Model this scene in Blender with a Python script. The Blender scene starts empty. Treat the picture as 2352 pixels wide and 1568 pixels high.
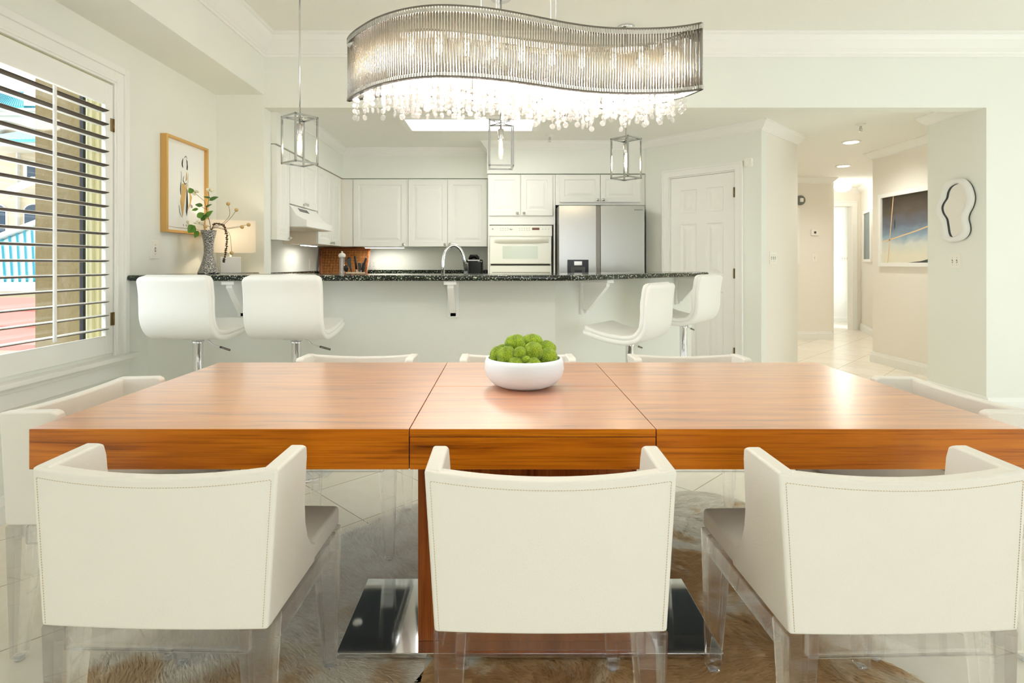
import bpy, bmesh, math, random
from mathutils import Vector, Matrix
random.seed(7)
PI = math.pi
C = bpy.context.scene.collection
SC = bpy.context.scene

# ------------------------------------------------------------------ camera, world, light, exposure
H = 1.18                    # eye height
cam_d = bpy.data.cameras.new('camera')
cam_d.sensor_width = 36.0
cam_d.lens = 1300.0 / 2352.0 * 36.0
cam_d.shift_x = 18.0 / 2352.0
cam_d.shift_y = -180.0 / 2352.0
cam_d.clip_start = 0.05
cam = bpy.data.objects.new('camera', cam_d)
C.objects.link(cam)
cam.location = (0, 0, H)
cam.rotation_euler = (PI / 2, 0, 0)
SC.camera = cam
SC.view_settings.view_transform = 'Standard'
SC.view_settings.look = 'None'
SC.view_settings.gamma = 1.0
SC.view_settings.use_curve_mapping = False
SC.view_settings.exposure = 0.27
SC.cycles.transparent_max_bounces = 40
SC.cycles.max_bounces = 14
SC.cycles.diffuse_bounces = 9

def srgb(r, g, b):
    f = lambda c: (c / 255 / 12.92) if c <= 10 else ((c / 255 + .055) / 1.055) ** 2.4
    return (f(r), f(g), f(b), 1.0)

world = bpy.data.worlds.new('world')
SC.world = world
world.use_nodes = True
wn = world.node_tree.nodes
wn['Background'].inputs[0].default_value = (0.86, 0.93, 1.0, 1)
wn['Background'].inputs[1].default_value = 2.2

def light(name, kind, loc, power, color=(1, 1, 1), rot=(0, 0, 0), size=None, size_y=None, radius=None, spread=None):
    d = bpy.data.lights.new(name, kind)
    d.energy = power
    d.color = color
    if kind == 'AREA':
        d.shape = 'RECTANGLE'
        d.size = size
        d.size_y = size_y or size
        if spread: d.spread = spread
    if radius is not None and kind in ('POINT', 'SPOT'): d.shadow_soft_size = radius
    o = bpy.data.objects.new(name, d)
    C.objects.link(o)
    o.location = loc
    o.rotation_euler = rot
    return o

sun = light('sun', 'SUN', (0, 0, 20), 1.7, (1.0, 0.95, 0.86), (math.radians(38), 0, math.radians(40)))
sun.data.angle = 0.02
fill_sun = light('fill_sun_left', 'SUN', (-5, 2, 20), 5.0, (0.93, 0.97, 1.0))     # wide soft second sun, added to brighten the floor under the table
fill_sun.rotation_euler = Vector((0.88, 0.10, -0.46)).to_track_quat('-Z', 'Y').to_euler()
fill_sun.data.angle = 1.1
# daylight through the left window and right-hand windows, and fill added behind the viewer
portal = light('daylight_left', 'AREA', (-2.50, 2.35, 1.43), 1, (1, 1, 1), (0, -PI / 2, 0), 1.7, 2.0)
portal.data.cycles.is_portal = True      # guides the sky's light through the shutters; gives off none itself
light('fill_rear', 'AREA', (1.1, -3.15, 1.15), 21, (0.92, 0.96, 1.0), (PI / 2, 0, 0), 2.4, 2.1)  # fill lamp added behind the viewer to brighten the chair backs
light('daylight_right', 'AREA', (5.93, 1.3, 1.15), 36, (0.84, 0.93, 1.0), (0, PI / 2, 0), 2.1, 2.4)

# ------------------------------------------------------------------ materials
def nt(m):
    m.use_nodes = True
    return m.node_tree.nodes, m.node_tree.links

def mat(name, col, rough=0.5, metal=0.0, spec=0.5, bump=None, coat=0.0, trans=0.0, ior=1.45, emit=None, estr=0.0, sheen=0.0):
    m = bpy.data.materials.new(name)
    N, L = nt(m)
    b = N['Principled BSDF']
    b.inputs['Base Color'].default_value = col
    b.inputs['Roughness'].default_value = rough
    b.inputs['Metallic'].default_value = metal
    b.inputs['Specular IOR Level'].default_value = spec
    b.inputs['Coat Weight'].default_value = coat
    b.inputs['Coat Roughness'].default_value = 0.08
    b.inputs['Transmission Weight'].default_value = trans
    b.inputs['IOR'].default_value = ior
    b.inputs['Sheen Weight'].default_value = sheen
    if emit:
        b.inputs['Emission Color'].default_value = emit
        b.inputs['Emission Strength'].default_value = estr
    if bump:                       # (scale, strength, detail)
        tc = N.new('ShaderNodeTexCoord')
        n = N.new('ShaderNodeTexNoise')
        n.inputs['Scale'].default_value = bump[0]
        n.inputs['Detail'].default_value = bump[2] if len(bump) > 2 else 3
        bp = N.new('ShaderNodeBump')
        bp.inputs['Strength'].default_value = bump[1]
        bp.inputs['Distance'].default_value = 0.01
        L.new(tc.outputs['Object'], n.inputs['Vector'])
        L.new(n.outputs['Fac'], bp.inputs['Height'])
        L.new(bp.outputs['Normal'], b.inputs['Normal'])
    return m

def ramp(N, stops):
    r = N.new('ShaderNodeValToRGB')
    e = r.color_ramp.elements
    while len(e) < len(stops): e.new(0.5)
    for i, (p, c) in enumerate(stops):
        e[i].position = p
        e[i].color = c
    return r

M = {}
M['wall'] = mat('wall_paint', srgb(235, 237, 230), 0.75, bump=(160, 0.05))
M['wall_warm'] = mat('hall_wall_paint', srgb(237, 233, 224), 0.75, bump=(160, 0.05))
M['ceiling'] = mat('ceiling_paint', srgb(240, 240, 234), 0.85, bump=(220, 0.25))
M['trim'] = mat('trim_paint', srgb(240, 240, 236), 0.4)
M['cab'] = mat('cabinet_lacquer', srgb(238, 238, 232), 0.38)
M['cab_in'] = mat('cabinet_side_veneer', srgb(240, 224, 204), 0.5)
M['gap'] = mat('dark_gap', srgb(70, 66, 58), 0.8)
M['leather'] = mat('white_leather', srgb(234, 230, 222), 0.45, bump=(260, 0.10))
M['leather2'] = mat('stool_leather', srgb(243, 243, 238), 0.40, bump=(200, 0.06))
M['thread'] = mat('tan_thread', srgb(196, 176, 146), 0.8)
M['chrome'] = mat('chrome', (0.80, 0.81, 0.83, 1), 0.10, 1.0)
M['cagechrome'] = mat('cage_chrome', (0.46, 0.46, 0.46, 1), 0.16, 1.0)
M['nickel'] = mat('brushed_nickel', (0.62, 0.60, 0.57, 1), 0.28, 1.0)
M['darkmetal'] = mat('dark_chrome', (0.20, 0.18, 0.16, 1), 0.25, 1.0)
M['steel'] = mat('stainless_steel', (0.40, 0.39, 0.365, 1), 0.26, 1.0)
M['steel'].node_tree.nodes['Principled BSDF'].inputs['Anisotropic'].default_value = 0.6
M['mirror'] = mat('mirror_glass', (0.88, 0.88, 0.88, 1), 0.02, 1.0)
M['plate'] = mat('polished_steel_plate', (0.74, 0.76, 0.78, 1), 0.06, 1.0)
M['under'] = mat('table_underside', srgb(120, 84, 52), 0.55)
M['louver_shade'] = mat('louver_shade_brown', srgb(74, 60, 46), 0.7)  # shade of the louver undersides, put in as dark brown colour
M['lining'] = mat('seat_lining_dark', srgb(58, 68, 78), 0.7)
M['black'] = mat('black_plastic', srgb(14, 14, 14), 0.22)
M['blackrubber'] = mat('black_rubber', srgb(24, 26, 26), 0.5)
M['gold'] = mat('gold_frame', srgb(214, 172, 104), 0.38, 0.55)
M['paper'] = mat('paper', srgb(236, 238, 236), 0.6)
M['plastic'] = mat('white_plastic', srgb(240, 238, 230), 0.4)
M['slot'] = mat('switch_slot', srgb(120, 112, 98), 0.6)
M['bowl'] = mat('bowl_ceramic', srgb(226, 233, 240), 0.5, bump=(60, 0.06))
M['brass'] = mat('antique_brass', srgb(130, 108, 70), 0.4, 0.9)
M['bisque'] = mat('oven_enamel', srgb(238, 238, 226), 0.25)
M['ovenglass'] = mat('oven_window_glass', srgb(206, 214, 196), 0.08)
M['amber'] = mat('amber_display', srgb(112, 66, 52), 0.3)
M['grey'] = mat('grey_print', srgb(120, 122, 120), 0.6)
M['dgrey'] = mat('dark_grey_plastic', srgb(70, 70, 68), 0.4)
M['lampwhite'] = mat('white_lacquer', srgb(236, 236, 234), 0.35)
M['clearplastic'] = None
M['stem'] = mat('stem_brown', srgb(96, 84, 66), 0.7)
M['leaf'] = mat('leaf_green', srgb(100, 146, 54), 0.5)
M['leafdark'] = mat('leaf_green_deep', srgb(84, 118, 58), 0.5)
M['petal'] = mat('petal_cream', srgb(238, 234, 212), 0.6)
M['pod'] = mat('pod_brown', srgb(92, 68, 42), 0.8, bump=(90, 0.8))
M['berry'] = mat('tan_berry', srgb(206, 176, 118), 0.8, bump=(200, 0.4))
M['tile_teal'] = None
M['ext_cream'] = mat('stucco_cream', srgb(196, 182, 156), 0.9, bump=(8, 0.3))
M['ext_white'] = mat('white_painted_trim', srgb(208, 206, 198), 0.7)
M['ext_glass'] = mat('dark_window_glass', srgb(44, 62, 78), 0.12)
M['ext_pink'] = mat('terracotta_pink', srgb(176, 106, 94), 0.85)
M['ext_pave'] = mat('pale_paving', srgb(204, 192, 172), 0.9)
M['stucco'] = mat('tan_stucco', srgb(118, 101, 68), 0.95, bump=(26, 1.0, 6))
M['vinyl'] = mat('window_vinyl', srgb(214, 206, 166), 0.5)
M['bulb'] = mat('glowing_filament', (1, .8, .5, 1), 0.4, emit=(1.0, 0.80, 0.50, 1), estr=60)
M['warmbulb'] = mat('glowing_bulb', (1, .85, .6, 1), 0.4, emit=(1.0, 0.82, 0.55, 1), estr=40)
M['diffuser'] = mat('lit_diffuser', (1, 1, 1, 1), 0.4, emit=(1.0, 1.0, 0.96, 1), estr=10.0)
M['hallbulb'] = mat('lit_recessed_lens', (1, 1, 1, 1), 0.4, emit=(1.0, 0.93, 0.82, 1), estr=7.0)
M['striplight'] = mat('lit_strip', (1, 1, 1, 1), 0.4, emit=(1.0, 0.97, 0.90, 1), estr=5.0)

# wood: grain runs along x on the boards, along z on the pedestal
def wood(name, axis, light_c, mid_c, dark_c, rough):
    m = bpy.data.materials.new(name)
    N, L = nt(m)
    b = N['Principled BSDF']
    tc = N.new('ShaderNodeTexCoord')
    mp = N.new('ShaderNodeMapping')
    mp.inputs['Scale'].default_value = (1.0, 14, 14) if axis == 'x' else (14, 14, 1.0)
    L.new(tc.outputs['Object'], mp.inputs['Vector'])
    n1 = N.new('ShaderNodeTexNoise'); n1.inputs['Scale'].default_value = 2.2; n1.inputs['Detail'].default_value = 8
    n1.inputs['Distortion'].default_value = 0.7
    L.new(mp.outputs[0], n1.inputs['Vector'])
    mp2 = N.new('ShaderNodeMapping')
    mp2.inputs['Scale'].default_value = (2.5, 160, 160) if axis == 'x' else (160, 160, 2.5)
    L.new(tc.outputs['Object'], mp2.inputs['Vector'])
    n2 = N.new('ShaderNodeTexNoise'); n2.inputs['Scale'].default_value = 1.5; n2.inputs['Detail'].default_value = 4
    L.new(mp2.outputs[0], n2.inputs['Vector'])
    r1 = ramp(N, [(0.24, dark_c), (0.40, mid_c), (0.72, light_c)])
    L.new(n1.outputs['Fac'], r1.inputs[0])
    r2 = ramp(N, [(0.36, (0.55, 0.50, 0.45, 1)), (0.5, (1, 1, 1, 1))])
    L.new(n2.outputs['Fac'], r2.inputs[0])
    mx = N.new('ShaderNodeMixRGB'); mx.blend_type = 'MULTIPLY'; mx.inputs[0].default_value = 0.65
    L.new(r1.outputs[0], mx.inputs[1]); L.new(r2.outputs[0], mx.inputs[2])
    L.new(mx.outputs[0], b.inputs['Base Color'])
    b.inputs['Roughness'].default_value = rough
    b.inputs['Specular IOR Level'].default_value = 0.0
    gl = N.new('ShaderNodeBsdfGlossy'); gl.inputs['Roughness'].default_value = rough
    lw = N.new('ShaderNodeLayerWeight'); lw.inputs['Blend'].default_value = 0.5
    pw = N.new('ShaderNodeMath'); pw.operation = 'POWER'; pw.inputs[1].default_value = 2.2
    L.new(lw.outputs['Facing'], pw.inputs[0])
    fa = N.new('ShaderNodeMath'); fa.operation = 'MULTIPLY_ADD'; fa.inputs[1].default_value = 0.80; fa.inputs[2].default_value = 0.004
    L.new(pw.outputs[0], fa.inputs[0])
    m0 = N.new('ShaderNodeMixShader')
    L.new(fa.outputs[0], m0.inputs[0]); L.new(b.outputs[0], m0.inputs[1]); L.new(gl.outputs[0], m0.inputs[2])
    g2 = N.new('ShaderNodeBsdfGlossy'); g2.inputs['Roughness'].default_value = rough + .1
    f2 = N.new('ShaderNodeMath'); f2.operation = 'MULTIPLY'; f2.inputs[1].default_value = 0.58
    L.new(fa.outputs[0], f2.inputs[0]); L.new(f2.outputs[0], g2.inputs['Color'])
    ms = N.new('ShaderNodeAddShader')
    L.new(m0.outputs[0], ms.inputs[0]); L.new(g2.outputs[0], ms.inputs[1])
    L.new(ms.outputs[0], N['Material Output'].inputs['Surface'])
    return m
WL, WM_, WD = srgb(208, 122, 16), srgb(182, 98, 9), srgb(100, 44, 4)
M['wood'] = wood('walnut_boards', 'x', WL, WM_, WD, 0.25)
M['woodz'] = wood('walnut_upright', 'z', srgb(170, 92, 34), srgb(140, 70, 22), srgb(80, 36, 10), 0.36)
M['traywood'] = wood('tray_wood', 'x', srgb(170, 96, 40), srgb(130, 64, 24), srgb(80, 34, 10), 0.35)

# clear acrylic: see-through, glossy at grazing angles, faint blue in the thick edges
def acrylic(name, tint, edge, gloss=0.04):
    m = bpy.data.materials.new(name)
    N, L = nt(m)
    N.remove(N['Principled BSDF'])
    out = N['Material Output']
    tr = N.new('ShaderNodeBsdfTransparent')
    lw = N.new('ShaderNodeLayerWeight'); lw.inputs['Blend'].default_value = 0.32
    cr = ramp(N, [(0.25, tint), (0.95, edge)])
    L.new(lw.outputs['Facing'], cr.inputs[0])
    L.new(cr.outputs[0], tr.inputs['Color'])
    gl = N.new('ShaderNodeBsdfGlossy'); gl.inputs['Roughness'].default_value = 0.04
    lw2 = N.new('ShaderNodeLayerWeight'); lw2.inputs['Blend'].default_value = 0.5
    pw = N.new('ShaderNodeMath'); pw.operation = 'POWER'; pw.inputs[1].default_value = 5.0
    L.new(lw2.outputs['Facing'], pw.inputs[0])
    fr = N.new('ShaderNodeMath'); fr.operation = 'MULTIPLY_ADD'; fr.inputs[1].default_value = 0.8; fr.inputs[2].default_value = 0.035
    L.new(pw.outputs[0], fr.inputs[0])
    df = N.new('ShaderNodeBsdfDiffuse'); df.inputs['Color'].default_value = (0.86, 0.88, 0.95, 1)
    m0 = N.new('ShaderNodeMixShader'); m0.inputs[0].default_value = gloss
    L.new(tr.outputs[0], m0.inputs[1]); L.new(df.outputs[0], m0.inputs[2])
    m1 = N.new('ShaderNodeMixShader')
    L.new(fr.outputs[0], m1.inputs[0]); L.new(m0.outputs[0], m1.inputs[1]); L.new(gl.outputs[0], m1.inputs[2])
    L.new(m1.outputs[0], out.inputs['Surface'])
    return m
def clear_solid(name, tint, keep):
    m = bpy.data.materials.new(name)
    N, L = nt(m)
    N.remove(N['Principled BSDF'])
    g = N.new('ShaderNodeBsdfGlass'); g.inputs['IOR'].default_value = 1.42; g.inputs['Roughness'].default_value = 0.0
    g.inputs['Color'].default_value = tint
    tr = N.new('ShaderNodeBsdfTransparent'); tr.inputs['Color'].default_value = tint
    mx = N.new('ShaderNodeMixShader'); mx.inputs[0].default_value = keep
    L.new(g.outputs[0], mx.inputs[1]); L.new(tr.outputs[0], mx.inputs[2])
    L.new(mx.outputs[0], N['Material Output'].inputs['Surface'])
    return m
M['acrylic'] = clear_solid('clear_acrylic', (0.995, 0.995, 1.0, 1), 0.6)
M['crystal'] = acrylic('clear_crystal', (0.97, 0.95, 0.92, 1), (0.42, 0.36, 0.28, 1), 0.16)
M['bulbglass'] = acrylic('clear_bulb_glass', (0.99, 0.99, 0.98, 1), (0.85, 0.83, 0.80, 1), 0.02)
M['pane'] = acrylic('window_pane', (0.97, 0.985, 0.98, 1), (0.90, 0.93, 0.93, 1), 0.0)
M['clearplastic'] = acrylic('clear_plastic', (0.93, 0.93, 0.91, 1), (0.70, 0.70, 0.68, 1), 0.25)

# chandelier rods: part mirror, part light-carrying glass
def rodmat():
    m = bpy.data.materials.new('twisted_glass_rod')
    N, L = nt(m)
    N.remove(N['Principled BSDF'])
    out = N['Material Output']
    tl = N.new('ShaderNodeBsdfTranslucent'); tl.inputs['Color'].default_value = (0.30, 0.26, 0.20, 1)
    gl = N.new('ShaderNodeBsdfGlossy'); gl.inputs['Roughness'].default_value = 0.18
    gl.inputs['Color'].default_value = (0.66, 0.64, 0.60, 1)
    tc = N.new('ShaderNodeTexCoord'); nz = N.new('ShaderNodeTexNoise'); nz.inputs['Scale'].default_value = 300
    bp = N.new('ShaderNodeBump'); bp.inputs['Strength'].default_value = 0.7; bp.inputs['Distance'].default_value = 0.003
    L.new(tc.outputs['Object'], nz.inputs['Vector']); L.new(nz.outputs['Fac'], bp.inputs['Height'])
    L.new(bp.outputs[0], gl.inputs['Normal'])
    mx = N.new('ShaderNodeMixShader'); mx.inputs[0].default_value = 0.5
    L.new(tl.outputs[0], mx.inputs[1]); L.new(gl.outputs[0], mx.inputs[2]); L.new(mx.outputs[0], out.inputs['Surface'])
    return m
M['rod'] = rodmat()

def shademat():
    m = bpy.data.materials.new('linen_lamp_shade')
    N, L = nt(m)
    N.remove(N['Principled BSDF'])
    tl = N.new('ShaderNodeBsdfTranslucent'); tl.inputs['Color'].default_value = (0.95, 0.90, 0.82, 1)
    df = N.new('ShaderNodeBsdfDiffuse'); df.inputs['Color'].default_value = (0.93, 0.91, 0.87, 1)
    mx = N.new('ShaderNodeMixShader'); mx.inputs[0].default_value = 0.45
    L.new(tl.outputs[0], mx.inputs[1]); L.new(df.outputs[0], mx.inputs[2]); L.new(mx.outputs[0], N['Material Output'].inputs['Surface'])
    return m
M['shade'] = shademat()

def tilemat():
    m = bpy.data.materials.new('travertine_tile')
    N, L = nt(m)
    b = N['Principled BSDF']
    tc = N.new('ShaderNodeTexCoord')
    mp = N.new('ShaderNodeMapping'); mp.inputs['Rotation'].default_value = (0, 0, PI / 4)
    mp.inputs['Scale'].default_value = (1, 1, 1)
    L.new(tc.outputs['Object'], mp.inputs['Vector'])
    br = N.new('ShaderNodeTexBrick')
    br.offset = 0.0
    br.inputs['Scale'].default_value = 1.0
    br.inputs['Brick Width'].default_value = 0.46
    br.inputs['Row Height'].default_value = 0.46
    br.inputs['Mortar Size'].default_value = 0.003
    br.inputs['Color1'].default_value = srgb(244, 238, 224)
    br.inputs['Color2'].default_value = srgb(247, 242, 230)
    br.inputs['Mortar'].default_value = srgb(190, 178, 156)
    L.new(mp.outputs[0], br.inputs['Vector'])
    nz = N.new('ShaderNodeTexNoise'); nz.inputs['Scale'].default_value = 5; nz.inputs['Detail'].default_value = 8
    nz.inputs['Distortion'].default_value = 1.2
    L.new(tc.outputs['Object'], nz.inputs['Vector'])
    r = ramp(N, [(0.35, (0.92, 0.90, 0.86, 1)), (0.6, (1, 1, 1, 1))])
    L.new(nz.outputs['Fac'], r.inputs[0])
    mx = N.new('ShaderNodeMixRGB'); mx.blend_type = 'MULTIPLY'; mx.inputs[0].default_value = 0.6
    L.new(br.outputs['Color'], mx.inputs[1]); L.new(r.outputs[0], mx.inputs[2])
    L.new(mx.outputs[0], b.inputs['Base Color'])
    b.inputs['Roughness'].default_value = 0.22
    return m
M['tile'] = tilemat()

def granite():
    m = bpy.data.materials.new('green_black_granite')
    N, L = nt(m)
    b = N['Principled BSDF']
    tc = N.new('ShaderNodeTexCoord')
    n1 = N.new('ShaderNodeTexNoise'); n1.inputs['Scale'].default_value = 14; n1.inputs['Detail'].default_value = 4
    L.new(tc.outputs['Object'], n1.inputs['Vector'])
    r1 = ramp(N, [(0.35, srgb(12, 14, 12)), (0.6, srgb(26, 38, 28)), (0.75, srgb(52, 68, 48))])
    L.new(n1.outputs['Fac'], r1.inputs[0])
    n2 = N.new('ShaderNodeTexVoronoi'); n2.inputs['Scale'].default_value = 55
    L.new(tc.outputs['Object'], n2.inputs['Vector'])
    n3 = N.new('ShaderNodeTexNoise'); n3.inputs['Scale'].default_value = 110; n3.inputs['Detail'].default_value = 1
    L.new(tc.outputs['Object'], n3.inputs['Vector'])
    r2 = ramp(N, [(0.60, (0, 0, 0, 1)), (0.66, (1, 1, 1, 1))])
    L.new(n3.outputs['Fac'], r2.inputs[0])
    mx = N.new('ShaderNodeMixRGB'); mx.inputs[2].default_value = srgb(190, 196, 176)
    L.new(r2.outputs[0], mx.inputs[0]); L.new(r1.outputs[0], mx.inputs[1])
    L.new(mx.outputs[0], b.inputs['Base Color'])
    b.inputs['Roughness'].default_value = 0.10
    return m
M['granite'] = granite()

def moss():
    m = bpy.data.materials.new('dyed_moss')
    N, L = nt(m)
    b = N['Principled BSDF']
    tc = N.new('ShaderNodeTexCoord')
    n1 = N.new('ShaderNodeTexNoise'); n1.inputs['Scale'].default_value = 420; n1.inputs['Detail'].default_value = 3
    n2 = N.new('ShaderNodeTexNoise'); n2.inputs['Scale'].default_value = 40; n2.inputs['Detail'].default_value = 3
    L.new(tc.outputs['Object'], n1.inputs['Vector']); L.new(tc.outputs['Object'], n2.inputs['Vector'])
    r1 = ramp(N, [(0.33, srgb(66, 84, 0)), (0.5, srgb(142, 172, 8)), (0.68, srgb(202, 222, 52))])
    ad = N.new('ShaderNodeMath'); ad.operation = 'MULTIPLY_ADD'; ad.inputs[1].default_value = 0.35; 
    L.new(n2.outputs['Fac'], ad.inputs[0])
    sc = N.new('ShaderNodeMath'); sc.operation = 'MULTIPLY'; sc.inputs[1].default_value = 0.65
    L.new(n1.outputs['Fac'], sc.inputs[0]); L.new(sc.outputs[0], ad.inputs[2])
    L.new(ad.outputs[0], r1.inputs[0]); L.new(r1.outputs[0], b.inputs['Base Color'])
    b.inputs['Roughness'].default_value = 0.95
    b.inputs['Sheen Weight'].default_value = 0.15
    bp = N.new('ShaderNodeBump'); bp.inputs['Strength'].default_value = 1.0; bp.inputs['Distance'].default_value = 0.006
    L.new(n1.outputs['Fac'], bp.inputs['Height']); L.new(bp.outputs[0], b.inputs['Normal'])
    return m
M['moss'] = moss()

def weave():
    m = bpy.data.materials.new('woven_rattan')
    N, L = nt(m)
    b = N['Principled BSDF']
    tc = N.new('ShaderNodeTexCoord')
    mp = N.new('ShaderNodeMapping'); mp.inputs['Rotation'].default_value = (0, PI / 4, 0)
    L.new(tc.outputs['Object'], mp.inputs['Vector'])
    ck = N.new('ShaderNodeTexChecker'); ck.inputs['Scale'].default_value = 42
    ck.inputs['Color1'].default_value = srgb(190, 126, 62); ck.inputs['Color2'].default_value = srgb(118, 66, 24)
    L.new(mp.outputs[0], ck.inputs['Vector'])
    w = N.new('ShaderNodeTexNoise'); w.inputs['Scale'].default_value = 30
    L.new(mp.outputs[0], w.inputs['Vector'])
    r = ramp(N, [(0.35, (0.6, 0.55, 0.5, 1)), (0.6, (1.1, 1.1, 1.1, 1))])
    L.new(w.outputs['Fac'], r.inputs[0])
    mx = N.new('ShaderNodeMixRGB'); mx.blend_type = 'MULTIPLY'; mx.inputs[0].default_value = 0.8
    L.new(ck.outputs['Color'], mx.inputs[1]); L.new(r.outputs[0], mx.inputs[2]); L.new(mx.outputs[0], b.inputs['Base Color'])
    b.inputs['Roughness'].default_value = 0.5
    return m
M['weave'] = weave()

def hammered():
    m = mat('hammered_silver', (0.38, 0.37, 0.36, 1), 0.12, 1.0)
    N, L = nt(m)
    tc = N.new('ShaderNodeTexCoord'); v = N.new('ShaderNodeTexVoronoi'); v.inputs['Scale'].default_value = 120
    L.new(tc.outputs['Object'], v.inputs['Vector'])
    bp = N.new('ShaderNodeBump'); bp.inputs['Strength'].default_value = 1.0; bp.inputs['Distance'].default_value = 0.006
    L.new(v.outputs['Distance'], bp.inputs['Height']); L.new(bp.outputs[0], N['Principled BSDF'].inputs['Normal'])
    return m
M['hammered'] = hammered()

def teal():
    m = bpy.data.materials.new('teal_metal_roofing')
    N, L = nt(m)
    b = N['Principled BSDF']
    b.inputs['Base Color'].default_value = srgb(70, 172, 180)
    b.inputs['Roughness'].default_value = 0.35
    return m
M['teal'] = teal()
M['tealseam'] = mat('teal_roof_seam', srgb(4, 120, 134), 0.5)
M['paleroof'] = mat('pale_metal_roofing', srgb(186, 208, 212), 0.4)

# fur: patches of white, tan and brown
def fur(name, cols, scale, lo, hi, shift, seed, through=0.25):
    m = bpy.data.materials.new(name)
    N, L = nt(m)
    b = N['Principled BSDF']
    tc = N.new('ShaderNodeTexCoord')
    mp = N.new('ShaderNodeMapping'); mp.inputs['Location'].default_value = (seed, seed * 1.7, 0)
    L.new(tc.outputs['Object'], mp.inputs['Vector'])
    n = N.new('ShaderNodeTexNoise'); n.inputs['Scale'].default_value = scale; n.inputs['Detail'].default_value = 4
    n.inputs['Distortion'].default_value = 0.6
    L.new(mp.outputs[0], n.inputs['Vector'])
    sp = N.new('ShaderNodeSeparateXYZ'); L.new(tc.outputs['Object'], sp.inputs[0])
    ma = N.new('ShaderNodeMath'); ma.operation = 'MULTIPLY_ADD'
    ma.inputs[1].default_value = shift[0]; ma.inputs[2].default_value = shift[1]
    L.new(sp.outputs['Y'], ma.inputs[0])
    ad = N.new('ShaderNodeMath'); ad.operation = 'ADD'
    L.new(n.outputs['Fac'], ad.inputs[0]); L.new(ma.outputs[0], ad.inputs[1])
    r = ramp(N, [(lo, cols[0]), ((lo + hi) / 2, cols[1]), (hi, cols[2])])
    L.new(ad.outputs[0], r.inputs[0])
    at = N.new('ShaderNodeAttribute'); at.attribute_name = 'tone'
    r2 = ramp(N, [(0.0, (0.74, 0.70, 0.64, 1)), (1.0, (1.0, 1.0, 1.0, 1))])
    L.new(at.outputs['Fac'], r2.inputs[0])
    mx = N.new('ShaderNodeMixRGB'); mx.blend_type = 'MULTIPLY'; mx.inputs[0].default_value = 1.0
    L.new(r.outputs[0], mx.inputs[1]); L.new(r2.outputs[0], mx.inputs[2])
    L.new(mx.outputs[0], b.inputs['Base Color'])
    b.inputs['Roughness'].default_value = 0.6
    tl = N.new('ShaderNodeBsdfTranslucent'); L.new(mx.outputs[0], tl.inputs['Color'])
    ms = N.new('ShaderNodeMixShader'); ms.inputs[0].default_value = through
    L.new(b.outputs[0], ms.inputs[1]); L.new(tl.outputs[0], ms.inputs[2]); L.new(ms.outputs[0], N['Material Output'].inputs['Surface'])
    return m
M['fur_pale'] = fur('cowhide_white_and_tan', (srgb(226, 202, 166), srgb(250, 246, 236), srgb(255, 255, 253)), 2.6, 0.38, 0.56, (0.50, -0.87), 3.1)
M['fur_brown'] = fur('cowhide_brown_and_white', (srgb(222, 188, 140), srgb(243, 228, 200), srgb(254, 252, 247)), 3.4, 0.45, 0.57, (0.16, -0.34), 8.3)
M['hide_pale'] = fur('hide_of_cowhide_white_and_tan', (srgb(226, 202, 166), srgb(250, 246, 236), srgb(255, 255, 253)), 2.6, 0.38, 0.56, (0.50, -0.87), 3.1, 0.0)
M['hide_brown'] = fur('hide_of_cowhide_brown_and_white', (srgb(222, 188, 140), srgb(243, 228, 200), srgb(254, 252, 247)), 3.4, 0.45, 0.57, (0.16, -0.34), 8.3, 0.0)

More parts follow.
